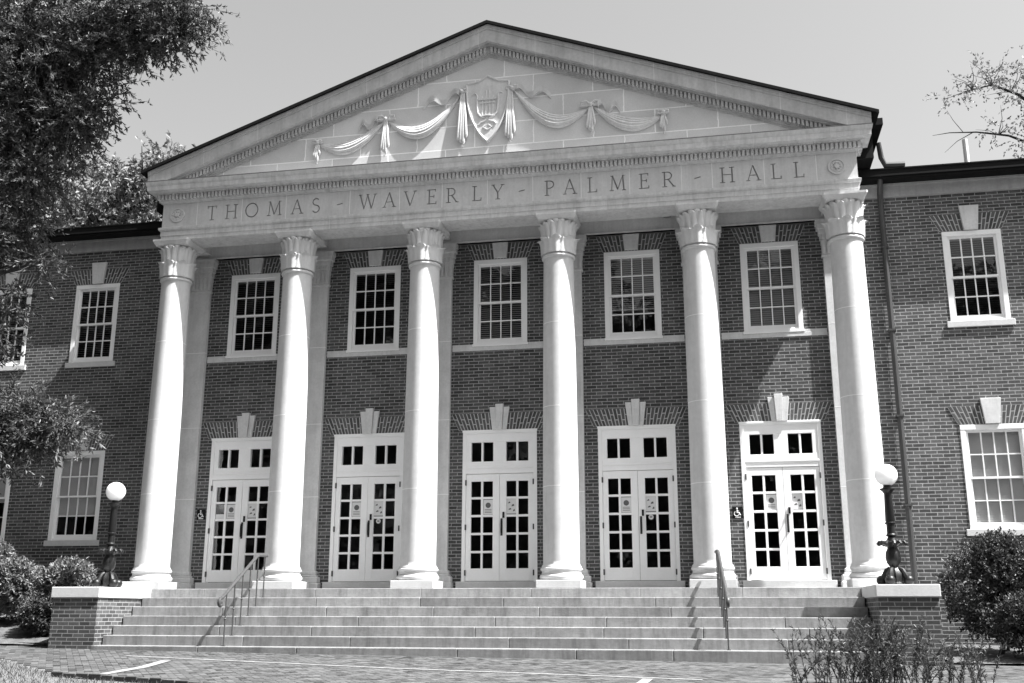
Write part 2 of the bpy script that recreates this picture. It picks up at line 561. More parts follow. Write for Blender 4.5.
for x in BX:
    jack_arch(x, .86, 3.205, 3.56, .16, .2)
    keystone(x, 3.2, 3.74, .15, .21, True)
    jack_arch(x, .60, 6.915, 7.27, .14, .15)
    keystone(x, 6.93, 7.275, .135, .175, False)
for s in (-1, 1):
    for x in WX:
        jack_arch(s * x, .58, 6.91, 7.26, .17, .15)
        keystone(s * x, 6.91, 7.42, .13, .185, False)
        jack_arch(s * x, .61, 3.03, 3.38, .17, .15)
        keystone(s * x, 3.03, 3.52, .13, .185, False)

# windows: part = casing, sub-parts sashes, glass, sill, blind
def blind_mesh(hw, z0, z1, tilt, pitch=.045, wd=.05):
    m = MB()
    n = int((z1 - z0) / pitch)
    c, s = math.cos(R(tilt)) * wd / 2, math.sin(R(tilt)) * wd / 2
    for i in range(n):
        z = z1 - .06 - i * pitch + random.uniform(-.002, .002)
        m.quad((-hw, -c, z - s), (hw, -c, z - s), (hw, c, z + s), (-hw, c, z + s))
    m.box(-hw, hw, -.025, .025, z1 - .05, z1)
    m.box(-hw, hw, -.02, .02, z0 - .01, z0 + .015)
    return m
def window(cx, z0, hw, ht, sill, blind=None, bmat=BLIND, tilt=25):
    m = MB(); t = .095; y0, y1 = -.014, .12
    m.box(-hw, -hw + t, y0, y1, 0, ht - t); m.box(hw - t, hw, y0, y1, 0, ht - t)
    m.box(-hw, hw, y0 - .004, y1, ht - t, ht)
    m.box(-hw + t, hw - t, y0 + .02, y1, 0, .05)
    # inner bead
    w_ = m.build('window', WHITE, HALL, (0, 0, 0), bevel=.006)
    for v in w_.data.vertices: pass
    wp = Vector((cx, D, z0))
    WP[w_.name] = wp; w_.location = wp - WP[HALL.name]
    iw = hw - t; zb, zt = .05, ht - t; mid = (zb + zt) / 2
    for (a, b, yy, hr) in ((mid - .02, zt, .02, (.04, .05)), (zb, mid + .02, .058, (.075, .04))):
        q = MB(); st = .045
        q.box(-iw, -iw + st, yy, yy + .035, a, b); q.box(iw - st, iw, yy, yy + .035, a, b)
        q.box(-iw + st, iw - st, yy, yy + .035, a, a + hr[0]); q.box(-iw + st, iw - st, yy, yy + .035, b - hr[1], b)
        ga, gb = a + hr[0], b - hr[1]; gw = iw - st
        for k in (1, 2, 3):
            x = -gw + 2 * gw * k / 4
            q.box(x - .011, x + .011, yy + .004, yy + .031, ga, gb)
        zc = (ga + gb) / 2
        for k in range(4):
            xa = -gw + 2 * gw * k / 4 + (.011 if k else 0); xb = -gw + 2 * gw * (k + 1) / 4 - (.011 if k < 3 else 0)
            q.box(xa, xb, yy + .004, yy + .031, zc - .011, zc + .011)
        q = shifted(q, wp); q.build('sash', WHITE, w_, wp)
        g = MB(); g.quad((-gw, yy + .018, ga), (gw, yy + .018, ga), (gw, yy + .018, gb), (-gw, yy + .018, gb))
        shifted(g, wp).build('glass', GLASS, w_, wp)
    if sill == 'wing':
        g = MB(); g.box(-hw - .07, hw + .07, -.035, .1, -.125, -.002)
        shifted(g, wp).build('sill', CAPST, w_, wp, bevel=.008)
    else:
        g = MB(); g.box(-hw - .02, hw + .02, -.024, .08, -.055, -.002)
        shifted(g, wp).build('sill', WHITE, w_, wp, bevel=.006)
    if blind:
        low, = blind,
        q = blind_mesh(iw - .01, zb + low * (zt - zb), zt - .005, tilt)
        q.v = [(x, y + (.102 if bmat is BLINDW else .122), z) for x, y, z in q.v]
        shifted(q, wp).build('blind', bmat, w_, wp)
    return w_
def shifted(m, p):
    m.v = [(x + p.x, y + p.y, z + p.z) for x, y, z in m.v]
    return m
bay_blinds = [(.02, BLIND, 12), (.02, BLIND, 15), (.02, BLIND, 40), (.33, BLIND, 35), (.02, BLIND, 60)]
for x, (lo, bm_, ti) in zip(BX, bay_blinds):
    window(x, 5.05, .58, 1.86, 'bay', lo, bm_, ti)
for s in (-1, 1):
    for k, x in enumerate(WX):
        window(s * x, 5.06, .55, 1.84, 'wing', .02, BLIND, 14 if s > 0 else 8)
        if s > 0: window(s * x, 1.07, .59, 1.95, 'wing', .02, BLINDW, 80)
        else: window(s * x, 1.07, .59, 1.95, 'wing', (.28, .45, .3, .3, .3)[k], BLINDW, 80)

# doors: part = casing, sub-parts leaves, glass, handles, hinges, threshold
def make_door(cx):
    wp = Vector((cx, D, .16))
    m = MB(); y0, y1 = -.012, .14; H = 3.04
    m.box(-.775, -.70, y0, y1, 0, H - .06); m.box(.70, .775, y0, y1, 0, H - .06)
    m.box(-.775, .775, y0 - .006, y1, H - .06, H)
    m.box(-.785, .785, y0 - .012, 0, H - .03, H + .012)
    # transom rail with moulding
    m.box(-.70, .70, -.003, .1, 2.15, 2.40)
    m.box(-.70, .70, -.014, .1, 2.25, 2.29)
    m.box(-.70, .70, 0, .09, 2.80, H - .06)
    for a, b in ((-.70, -.595), (-.135, .135), (.595, .70)): m.box(a, b, 0, .09, 2.40, 2.80)
    for a, b in ((-.385, -.345), (.345, .385)): m.box(a, b, .008, .08, 2.40, 2.80)
    d = shifted(m, wp).build('door', WHITE, HALL, wp, bevel=.005)
    for a, b in ((-.595, -.135), (.135, .595)):
        g = MB(); g.quad((a, .045, 2.40), (b, .045, 2.40), (b, .045, 2.80), (a, .045, 2.80))
        shifted(g, wp).build('transom_glass', GLASS, d, wp)
    for s in (-1, 1):
        q = MB(); ya, yb = .008, .058
        X = lambda a, b: (min(s * a, s * b), max(s * a, s * b))
        a0, a1, b0, b1 = .003, .14, .59, .697
        q.box(*X(a0, a1), ya, yb, .01, 2.142); q.box(*X(b0, b1), ya, yb, .01, 2.142)
        q.box(*X(a1, b0), ya, yb, 1.995, 2.142); q.box(*X(a1, b0), ya, yb, .01, .255)
        q.box(*X(.343, .387), ya + .006, yb - .006, .255, 1.995)
        for r in range(4):
            zz = 1.995 - .359 * (r + 1) + .02
            q.box(*X(a1, .343), ya + .006, yb - .006, zz - .022, zz + .022); q.box(*X(.387, b0), ya + .006, yb - .006, zz - .022, zz + .022)
        shifted(q, wp).build('door_leaf', WHITE, d, wp, bevel=.004)
        g = MB(); xa, xb = X(a1, b0); g.quad((xa, .045, .255), (xb, .045, .255), (xb, .045, 1.995), (xa, .045, 1.995))
        shifted(g, wp).build('glass', GLASS, d, wp)
        for zz in (.17, 1.07, 1.97):
            g = MB(); g.box(s * .70 - .014, s * .70 + .014, -.02, .02, zz - .055, zz + .055)
            shifted(g, wp).build('hinge', RAILM, d, wp)
    g = MB()
    g.tube([(.045, .008, .93), (.045, -.045, .94), (.045, -.055, 1.0), (.045, -.055, 1.14), (.045, -.045, 1.2), (.045, .008, 1.21)], .013, 8)
    g.box(.025, .065, -.002, .01, .90, 1.24)
    shifted(g, wp).build('handle', IRON, d, wp, smooth=True)
    g = MB(); g.box(.065, .105, -.012, .02, 1.25, 1.37); g.box(.078, .092, -.03, -.01, 1.29, 1.33)
    shifted(g, wp).build('lock', IRON, d, wp)
    m = MB(); m.box(-.86, .86, -.13, -.035, -.16, -.002)
    m.box(-.775, .775, -.036, .14, -.1, -.004)
    shifted(m, wp).build('threshold', CAPST, d, wp, bevel=.008)
    return d
door0 = make_door(BX[0])
for x in BX[1:]:
    copy_tree(door0, HALL, (x, D, .16))

# belt course in the bays
for i in range(5):
    m = MB(); m.box(CX[i] + .37, CX[i + 1] - .37, D - .016, D + .01, 4.905, 4.99)
    m.box(CX[i] + .37, BX[i] - .605, D - .011, D + .01, 4.99, 5.045); m.box(BX[i] + .605, CX[i + 1] - .37, D - .011, D + .01, 4.99, 5.045)
    m.build('belt_course', STONE, HALL, (BX[i], D, 4.9), bevel=.005)

# pilasters
def pilaster(cx):
    p = Vector((cx, D, 0))
    m = MB(); m.box(cx - .35, cx + .35, D - .10, D, .38, 6.5)
    for z in (1.89, 3.43, 5.11): m.box(cx - .352, cx + .352, D - .102, D, z, z + .012)
    m.mi = [0] * 6 + [1] * 18
    o = m.build('pilaster', [STONE, MORTAR], HALL, p)
    b = MB()
    for z0, z1, f in ((0, .14, .12), (.14, .26, .10), (.26, .30, .06), (.30, .38, .04)): b.box(cx - .35 - f, cx + .35 + f, D - .10 - f, D, z0, z1)
    b.build('pilaster_base', STONE, o, p, bevel=.02)
    c = MB()
    c.box(cx - .38, cx + .38, D - .12, D, 6.5, 6.55)
    for k in range(6):
        z0 = 6.55 + k * .105; f = .015 + .085 * (k / 5) ** 2.2
        c.box(cx - .35 - f, cx + .35 + f, D - .10 - f, D, z0, z0 + .107)
    for k in range(8):
        x = cx - .33 + .66 * k / 7
        c.box(x - .03, x + .03, D - .14, D, 6.56, 6.86 + .03 * (k % 2))
        c.box(x - .02, x + .02, D - .165, D, 6.88, 7.15)
    c.box(cx - .47, cx + .47, D - .2, D, 7.18, 7.285)
    c.build('pilaster_capital', STONE, o, p, bevel=.008)
for x in CX: pilaster(x)

# columns
def column():
    cx = CX[0]; p = Vector((cx, 0, 0))
    rb, rt = .345, .303
    def rad(z):
        t = (z - .38) / (6.50 - .38)
        return rb - (rb - rt) * max(0, (t - .05)) ** 1.5 / (.95 ** 1.5)
    m = MB()
    prof = [(rad(.38) + .03, .38), (rad(.4) + .028, .405), (rad(.43), .44)] + [(rad(z), z) for z in np.linspace(.5, 6.44, 40)] + [(rt + .003, 6.46), (rt + .03, 6.475), (rt + .038, 6.50), (rt + .03, 6.525), (rt + .006, 6.54)]
    m.lathe(prof, cx, 0, 0, 64)
    m.cur = 1
    for z in (1.89, 3.43, 5.11):
        m.lathe([(rad(z) - .01, z - .007), (rad(z) + .0012, z - .006), (rad(z) + .0012, z + .006), (rad(z) - .01, z + .007)], cx, 0, 0, 64)
    o = m.build('column', [COLSTONE, MORTAR], HALL, p, smooth=True, angle=50)
    b = MB(); b.box(cx - .42, cx + .42, -.42, .42, .0, .145)
    b.build('plinth', CAPST, o, p, bevel=.008)
    b = MB()
    pr = [(.36, .145)]
    for a in np.linspace(-90, 90, 9): pr.append((.36 + .052 * math.cos(R(a)), .205 + .052 * math.sin(R(a)) ))
    pr += [(.378, .262), (.372, .28), (.366, .30), (.372, .315)]
    for a in np.linspace(-80, 90, 8): pr.append((.362 + .034 * math.cos(R(a)), .35 + .032 * math.sin(R(a))))
    pr += [(.35, .385)]
    b.lathe(pr, cx, 0, 0, 64)
    b.build('torus_base', COLSTONE, o, p, smooth=True, angle=40)
    # capital: tall plain leaves over a row of acanthus
    c = MB()
    def mod(r, z, a):
        t = (z - 6.54) / .7
        k = abs(math.cos(8 * a)) ** .45
        return r * (1 - .13 * (1 - k) * (1 if .2 < t else 0)), z
    prof = [(.30, 6.54), (.312, 6.6), (.318, 6.75), (.325, 6.9), (.33, 7.0), (.345, 7.08), (.365, 7.15), (.38, 7.20), (.385, 7.225), (.37, 7.24), (.34, 7.245)]
    c.lathe(prof, cx, 0, 0, 128, mod)
    def mod2(r, z, a):
        t = (z - 6.55) / .33
        k = abs(math.cos(4 * a)) ** .6
        k2 = abs(math.cos(20 * a))
        return r * (1 - .12 * (1 - k) * t) + .013 * k2 * math.sin(math.pi * min(1, max(0, t))), 6.55 + (z - 6.55) * (.86 + .14 * k)
    prof = [(.31, 6.55), (.33, 6.58), (.334, 6.66), (.338, 6.74), (.345, 6.80), (.345, 6.845), (.34, 6.86), (.31, 6.875)]
    c.lathe(prof, cx, 0, 0, 160, mod2)
    def tongue(ang, z0, z1, r0, r1, curl, half, lob):
        nu, nv = 9, 14
        V = []; F = []
        for j in range(nv):
            v = j / (nv - 1)
            zz = z0 + (z1 - z0) * (v - .10 * max(0, v - .8) / .2 * (1 if curl > .02 else 0))
            rr_ = r0 + (r1 - r0) * v ** 1.6 + curl * max(0, (v - .6) / .4) ** 2.2
            wv = half * (.72 + .38 * math.sin(math.pi * min(1, v * 1.05))) * (1 if v < .82 else max(.12, math.sqrt(max(0, 1 - ((v - .82) / .18) ** 2)))) * (1 + lob * abs(math.sin(4.5 * math.pi * v)))
            for i in range(nu):
                u = -1 + 2 * i / (nu - 1)
                rel = .022 * (1 - abs(u)) ** .8 - .010 * math.exp(-(u / .16) ** 2) * (1 - v) + (.007 * math.cos(3 * math.pi * u) if lob else .0)
                q = rr_ + rel - .010 * u * u
                a_ = ang + u * wv / r0
                V.append((cx + q * math.cos(a_), q * math.sin(a_), zz))
        for j in range(nv - 1):
            for i in range(nu - 1):
                F.append((j * nu + i, j * nu + i + 1, (j + 1) * nu + i + 1, (j + 1) * nu + i))
        c.add(V, F)
    for k in range(16):
        tongue(2 * math.pi * (k + .5) / 16, 6.80, 7.235, .325, .372, .045, .056, 0)
    for k in range(8):
        tongue(2 * math.pi * (k + .5) / 8, 6.555, 6.86, .338, .352, .02, .105, .16)
    for k in range(8):
        tongue(2 * math.pi * k / 8, 6.555, 6.93, .340, .362, .062, .112, .16)
    c.build('capital', COLSTONE, o, p, smooth=True, angle=60)
    a = MB()
    A, ch = .425, .05
    def sq(A, ch, z): 
        pts = []
        for k in range(4):
            ang = k * math.pi / 2
            for (x, y) in ((A - ch, -A), (A, -A + ch), (A - .012, -A * .5), (A - .02, 0), (A - .012, A * .5)):
                X = x * math.cos(ang) - y * math.sin(ang); Y = x * math.sin(ang) + y * math.cos(ang)
                pts.append((cx + X, Y, z))
        return pts
    lev = [(A - .06, .03, 7.243), (A - .035, .03, 7.28), (A - .012, .03, 7.325), (A - .005, .03, 7.33), (A - .004, .03, 7.372)]
    V = []
    for L in lev: V += sq(*L)
    n = len(sq(*lev[0])); F = []
    for i in range(len(lev) - 1):
        for k in range(n):
            F.append((i * n + k, i * n + (k + 1) % n, (i + 1) * n + (k + 1) % n, (i + 1) * n + k))
    F.append(tuple(range(n))[::-1]); F.append(tuple((len(lev) - 1) * n + k for k in range(n)))
    a.add(V, F)
    a.build('abacus', STONE, o, p)
    return o
col0 = column()
for x in CX[1:]: copy_tree(col0, HALL, (x, 0, 0))

# portico floor, steps and piers
m = MB(); e = 0.0
fx = [-6.72, -5.6, -3.3, -1.2, .9, 2.9, 4.7, 6.72]
for a, b in zip(fx[:-1], fx[1:]):
    m.t = random.uniform(1.3, 1.45); m.box(a + .002, b - .002, -.44, D, -.168, 0)
m.build('portico_floor', STEP, HALL, (0, 0, -.17), bevel=.008)
YF = -.44; TR = .31; RZ = .17
for k in range(1, 7):
    m = MB(); x = -6.735
    yf = YF - TR * k - (.05 if k == 6 else 0)
    while x < 6.735 - .01:
        L = random.uniform(1.5, 3.0); x2 = x + L
        if 6.735 - x2 < 1.0: x2 = 6.735
        m.t = random.uniform(.8, 1.08) * (1.3 - .055 * k)
        m.box(x + .0025, x2 - .0025, yf, YF - TR * (k - 1) + .04, -RZ * (k + 1) - .03 - (.12 if k == 6 else 0), -RZ * k)
        x = x2
    m.build('step', STEP, HALL, (0, yf, -RZ * k), bevel=.012)
for s in (-1, 1):
    m = MB(); xa, xb = sorted((s * 6.755, s * 7.66))
    m.box(xa, xb, -2.22, D, -1.5, -.19)
    o = m.build('pier', PIER_BRICK, HALL, (s * 7.3, -1, -1.1))
    m = MB(); xa, xb = sorted((s * 6.725, s * 7.69))
    for y0, y1 in ((-2.25, -.98), (-.975, D)):
        m.box(xa, xb, y0, y1, -.19, 0)
    m.build('pier_cap', CAPST, o, (s * 7.3, -1, 0), bevel=.01)

# entablature
def sweep(m, prof, X=7.28, Y=-.31, yb=3.0):
    """prof: closed polygon of (outward offset, z); swept round the front and both sides of the portico"""
    n = len(prof)
    V = []
    for fx, fy in ((-1, yb), (-1, None), (1, None), (1, yb)):
        for off, z in prof:
            V.append((fx * (X + off), (Y - off) if fy is None else fy, z))
    F = []
    for k in range(3):
        for i in range(n):
            j = (i + 1) % n
            F.append((k * n + i, k * n + j, (k + 1) * n + j, (k + 1) * n + i))
    F.append(tuple(range(n))[::-1]); F.append(tuple(3 * n + i for i in range(n)))
    m.add(V, F)
m = MB()
sweep(m, [(-.62, 7.375), (0, 7.375), (0, 7.46), (.014, 7.465), (.014, 7.57), (.03, 7.575), (.05, 7.60), (.055, 7.645), (.012, 7.668), (-.62, 7.668)])
m.build('architrave', CORN, HALL, (0, -.31, 7.37))
# frieze with the carved inscription
m = MB()
m.box(-7.28, 7.28, -.31, .2, 7.669, 8.205)
fri = m.build('frieze', [FRIEZE, GROOVE], HALL, (0, 0, 0))
for s in (-1, 1):
    m = MB()
    xa, xb = sorted((s * 7.28, s * 6.9)); m.box(xa, xb, .2, 3, 7.669, 8.205)
    m.build('frieze_return', FRIEZE, HALL, (s * 7.1, 1, 7.67))
GLY = {
 'T': (.72, [((.36, .0), (.36, 1), .1), ((.04, .97), (.68, .97), .055), ((.05, 1), (.05, .82), .05), ((.67, 1), (.67, .82), .05), ((.2, .02), (.52, .02), .045)]),
 'H': (.86, [((.14, 0), (.14, 1), .1), ((.72, 0), (.72, 1), .1), ((.14, .52), (.72, .52), .05), ((.0, .02), (.28, .02), .045), ((.0, .98), (.28, .98), .045), ((.58, .02), (.86, .02), .045), ((.58, .98), (.86, .98), .045)]),
 'M': (1.0, [((.12, 0), (.18, 1), .05), ((.18, 1), (.5, .08), .1), ((.5, .08), (.82, 1), .05), ((.82, 1), (.88, 0), .1), ((.0, .02), (.24, .02), .045), ((.76, .02), (1, .02), .045), ((.06, .98), (.2, .98), .045), ((.8, .98), (.94, .98), .045)]),
 'A': (.86, [((.1, 0), (.42, 1), .05), ((.42, 1), (.76, 0), .1), ((.2, .36), (.64, .36), .045), ((.0, .02), (.22, .02), .045), ((.62, .02), (.88, .02), .045)]),
 'V': (.86, [((.1, 1), (.44, 0), .1), ((.44, 0), (.76, 1), .05), ((.0, .98), (.24, .98), .045), ((.64, .98), (.88, .98), .045)]),
 'W': (1.2, [((.1, 1), (.38, 0), .1), ((.38, 0), (.6, .95), .05), ((.6, .95), (.88, 0), .1), ((.88, 0), (1.12, 1), .05), ((.0, .98), (.22, .98), .045), ((1.0, .98), (1.22, .98), .045), ((.5, .98), (.7, .98), .04)]),
 'E': (.62, [((.14, 0), (.14, 1), .1), ((.0, .975), (.56, .975), .05), ((.14, .52), (.46, .52), .05), ((.0, .025), (.6, .025), .05), ((.55, 1), (.55, .84), .045), ((.59, 0), (.59, .18), .045), ((.45, .42), (.45, .62), .04)]),
 'L': (.6, [((.14, 0), (.14, 1), .1), ((.0, .98), (.28, .98), .045), ((.0, .025), (.58, .025), .05), ((.57, 0), (.57, .2), .045)]),
 'Y': (.8, [((.4, 0), (.4, .46), .1), ((.08, 1), (.4, .44), .1), ((.4, .44), (.72, 1), .05), ((.0, .98), (.22, .98), .045), ((.6, .98), (.82, .98), .045), ((.26, .02), (.54, .02), .045)]),
 '-': (.4, [((.02, .42), (.38, .5), .07)]),
}
def arc(cx, cy, rx, ry, a0, a1, w, n=10):
    p = [(cx + rx * math.cos(R(a0 + (a1 - a0) * i / n)), cy + ry * math.sin(R(a0 + (a1 - a0) * i / n))) for i in range(n + 1)]
    return [(a, b, w) for a, b in zip(p[:-1], p[1:])]
GLY['O'] = (.96, arc(.48, .5, .42, .48, 0, 360, .085, 24))
GLY['P'] = (.64, [((.14, 0), (.14, 1), .1), ((.0, .02), (.28, .02), .045), ((.0, .975), (.32, .975), .045)] + arc(.3, .73, .27, .245, 90, -90, .075) + [((.3, .485), (.14, .485), .05)])
GLY['R'] = (.74, GLY['P'][1] + [((.36, .49), (.68, .02), .09), ((.6, .02), (.8, .02), .045)])
GLY['S'] = (.58, arc(.28, .745, .215, .23, 40, 268, .085, 12) + arc(.28, .26, .235, .25, 88, -150, .085, 12))
LET = [('T', -6.12), ('H', -5.67), ('O', -5.2), ('M', -4.68), ('A', -4.17), ('S', -3.74), ('-', -3.21), ('W', -2.6), ('A', -2.12), ('V', -1.67), ('E', -1.2), ('R', -0.77), ('L', -0.24), ('Y', 0.2), ('-', 0.7), ('P', 1.28), ('A', 1.69), ('L', 2.15), ('M', 2.66), ('E', 3.19), ('R', 3.67), ('-', 4.24), ('H', 4.82), ('A', 5.32), ('L', 5.76), ('L', 6.19)]
cut = MB(); cut.cur = 1
LH = .325
idx = 0
for ch, x in LET:
    wd, st = GLY[ch]
    for a, b, w_ in st:
        idx += 1
        ax, az = x + (a[0] - wd / 2) * LH, 7.765 + a[1] * LH
        bx, bz = x + (b[0] - wd / 2) * LH, 7.765 + b[1] * LH
        d = Vector((bx - ax, 0, bz - az)); L = d.length; d /= L
        hw = max(w_ * .88 * LH / 2, .008); nx_, nz_ = -d.z * hw, d.x * hw
        ex = .003
        ax -= d.x * ex; az -= d.z * ex; bx += d.x * ex; bz += d.z * ex
        dp = .022 + .0004 * (idx % 17)
        cut.prism([(ax - nx_, az - nz_), (bx - nx_, bz - nz_), (bx + nx_, bz + nz_), (ax + nx_, az + nz_)][::-1], -.36, -.31 + dp)
co = cut.build('letter_cutter', [FRIEZE, GROOVE])
bm2 = bmesh.new(); bm2.from_mesh(co.data); bmesh.ops.recalc_face_normals(bm2, faces=bm2.faces); bm2.to_mesh(co.data); bm2.free()
bm2 = bmesh.new(); bm2.from_mesh(fri.data); bmesh.ops.recalc_face_normals(bm2, faces=bm2.faces); bm2.to_mesh(fri.data); bm2.free()
bo = fri.modifiers.new('carve', 'BOOLEAN'); bo.operation = 'DIFFERENCE'; bo.object = co; bo.solver = 'EXACT'; bo.use_self = True
fri.location = (0, 0, 0); fri.parent = None
bpy.context.view_layer.update()
dg = bpy.context.evaluated_depsgraph_get()
nm = bpy.data.meshes.new_from_object(fri.evaluated_get(dg))
fri.modifiers.clear(); fri.data = nm
bpy.data.objects.remove(co)
fri.parent = HALL; fri.location = -WP[HALL.name]
# pale block joints of the frieze, rosettes
m = MB()
for x in (-6.47, -5.43, -4.42, -2.99, -1.9, -.98, -.02, .93, 1.92, 2.9, 3.93, 4.53, 5.53, 6.52):
    m.box(x - .006, x + .006, -.3115, -.3, 7.67, 8.204)
jo = m.build('joint_strip', MORTAR)
jo.data.polygons.foreach_set('material_index', [2] * len(jo.data.polygons))
fri.data.materials.append(MORTAR)
bm2 = bmesh.new(); bm2.from_mesh(fri.data); bm2.from_mesh(jo.data); bm2.to_mesh(fri.data); bm2.free()
bpy.data.objects.remove(jo)
for x in (-6.93, 6.9):
    m = MB()
    def ring(r0, r1, y): 
        n = 32
        V = []; F = []
        for k in range(n):
            a = 2 * math.pi * k / n
            for r, yy in ((r0, -.31), (r0, y), (r1, y), (r1, -.31)): V.append((x + r * math.cos(a), yy, 7.935 + r * math.sin(a)))
        for k in range(n):
            k2 = (k + 1) % n
            for i in range(3): F.append((k * 4 + i, k * 4 + i + 1, k2 * 4 + i + 1, k2 * 4 + i))
        m.add(V, F)
    ring(.13, .165, -.335); ring(.075, .12, -.325); ring(.0, .045, -.35)
    for k in range(8):
        a = k * math.pi / 4
        m.tube([(x + .03 * math.cos(a), -.318, 7.935 + .03 * math.sin(a)), (x + .1 * math.cos(a), -.322, 7.935 + .1 * math.sin(a))], .014, 6)
    m.build('rosette', STONE, HALL, (x, -.31, 7.935))

# horizontal cornice with dentils
m = MB()
sweep(m, [(-.62, 8.206), (.015, 8.206), (.03, 8.225), (.06, 8.25), (.065, 8.262), (.065, 8.385), (.14, 8.39), (.15, 8.425), (.27, 8.435), (.275, 8.53), (.285, 8.545), (.295, 8.57), (.305, 8.615), (.305, 8.632), (-.3, 8.66), (-.62, 8.66)], yb=.05)
x = -7.36
while x < 7.36:
    m.box(x, x + .052, -.31 - .128, -.31 - .06, 8.268, 8.378); x += .0838
for s in (-1, 1):
    y = -.3
    while y < .05:
        xa, xb = sorted((s * (7.28 + .06), s * (7.28 + .128))); m.box(xa, xb, y, y + .052, 8.268, 8.378); y += .0838
m.build('cornice', CORN, HALL, (0, -.31, 8.2))
m = MB()
sweep(m, [(-.1, 8.661), (.31, 8.633), (.312, 8.648), (-.1, 8.676)], yb=.04)
m.build('cornice_flashing', mat('aged lead', .2, .5, .4, .3, 3), HALL, (0, -.31, 8.64))

# pediment
XE, ZT, SL = 7.58, 11.65, .364
T = lambda x: ZT - SL * abs(x)
def rband(m, h0, h1, y0, y1, xe=XE, zmin=8.64, y0b=None):
    for s in (-1, 1):
        poly = [(0, ZT - h1), (s * xe, T(xe) - h1), (s * xe, T(xe) - h0), (0, ZT - h0)]
        if s < 0: poly = poly[::-1]
        poly = clip(poly, 0, 1, zmin)
        if len(poly) >= 3: m.prism(poly, y0, y1)
m = MB()
rband(m, 0.0, .05, -.575, .3); rband(m, .05, .10, -.56, .3)
rband(m, .10, .375, -.545, .3)
rband(m, .375, .42, -.45, .3); rband(m, .42, .56, -.375, .3); rband(m, .56, .60, -.35, .3); rband(m, .60, .63, -.33, .3)
ang = math.atan(SL)
for s in (-1, 1):
    t = .05
    while True:
        x0 = t; x1 = t + .05
        z = T(x0) - .545
        if z < 8.66: break
        poly = [(s * x0, T(x0) - .55), (s * x1, T(x1) - .55), (s * x1, T(x1) - .43), (s * x0, T(x0) - .43)]
        if s < 0: poly = poly[::-1]
        m.prism(poly, -.44, -.37)
        t += .08
m.build('raking_cornice', RAKE, HALL, (0, -.31, 8.7))
m = MB()
m.prism(clip([(-7.3, T(7.3) - .5), (7.3, T(7.3) - .5), (0, ZT - .5)], 0, 1, 8.64), -.31, -.1)
m.build('tympanum', TYMP, HALL, (0, -.29, 8.64))

# relief carving on the tympanum
TY = -.31
def zshift(p): return [(x, z) for x, z in p]
def shield_outline(k=1.0, n=14):
    cx, cz = -.02, 9.79
    P = [(0, .72), (.2, .60), (.43, .57)]
    for i in range(n + 1):
        t = i / n
        P.append((.43 * (1 - t ** 2.3) ** .85 if t < 1 else 0, .5 - 1.2 * t))
    R_ = [(x, z) for x, z in P]
    Lf = [(-x, z) for x, z in P[1:-1]][::-1]
    return [(cx + x * k, cz + z * k) for x, z in R_ + Lf]
m = MB()
so = shield_outline(1.1)
m.prism(so[::-1], TY - .06, TY)
sh = m.build('shield', STONE, HALL, (0, TY, 9.8), bevel=.01)
m = MB()
m.tube([(x, TY - .062, z) for x, z in shield_outline(1.05)] + [(shield_outline(1.05)[0][0], TY - .062, shield_outline(1.05)[0][1])], .024, 8)
m.build('shield_rim', STONE, sh, (0, TY, 9.8), smooth=True)
m = MB(); cx, cz = -.02, 9.79; yy = TY - .062
for s in (-1, 1):
    m.tube([(cx + s * a, yy, cz + b) for a, b in ((.33, .33), (.26, .37), (.22, .30), (.23, .2), (.22, .05), (.2, -.1), (.13, -.18), (.04, -.22))], [.014, .017, .019, .021, .022, .022, .022, .018], 8)
    m.tube([(cx + s * .03, yy, cz - .26), (cx + s * .14, yy, cz - .3), (cx + s * .19, yy, cz - .36)], .02, 6)
    m.tube([(cx + s * .02, yy, cz - .36), (cx + s * .09, yy, cz - .42), (cx, yy, cz - .48)], .018, 6)
m.box(cx - .2, cx + .2, TY - .08, TY - .05, cz + .2, cz + .25); m.box(cx - .17, cx + .17, TY - .078, TY - .05, cz + .12, cz + .15)
for k in (-1.5, -.5, .5, 1.5):
    m.tube([(cx + k * .075, yy, cz - .19), (cx + k * .075, yy, cz + (.42 if abs(k) < 1 else .3))], .012, 6)
m.tube([(cx - .16, yy, cz - .17), (cx, yy - .01, cz - .15), (cx + .16, yy, cz - .17)], .022, 6)
m.build('lyre', GROOVE if False else STONE, sh, (0, TY, 9.8), smooth=True)
def swag(a, b, sag):
    m = MB()
    for k, (off, r, dy) in enumerate(((0, .04, .05), (.055, .045, .065), (.115, .05, .075), (.18, .05, .07), (.235, .035, .05))):
        pts = []; rr = []
        for i in range(25):
            t = i / 24
            f = math.sin(math.pi * t)
            x = a[0] + (b[0] - a[0]) * t
            base = a[1] + (b[1] - a[1]) * t
            z = base - sag * f ** .9 - (off - .02) * (f * .9 + .1) + .1 * f
            pts.append((x, TY - dy * .6 * (.35 + .65 * f), z)); rr.append(r * (.35 + .65 * f))
        m.tube(pts, rr, 8)
    return m.build('swag', STONE, HALL, (a[0], TY, a[1]), smooth=True)
swag((-3.74, 9.33), (-2.28, 9.74), .34); swag((-2.2, 9.74), (-.62, 10.2), .56)
swag((.55, 10.18), (2.12, 9.66), .52); swag((2.2, 9.66), (3.62, 9.33), .32)
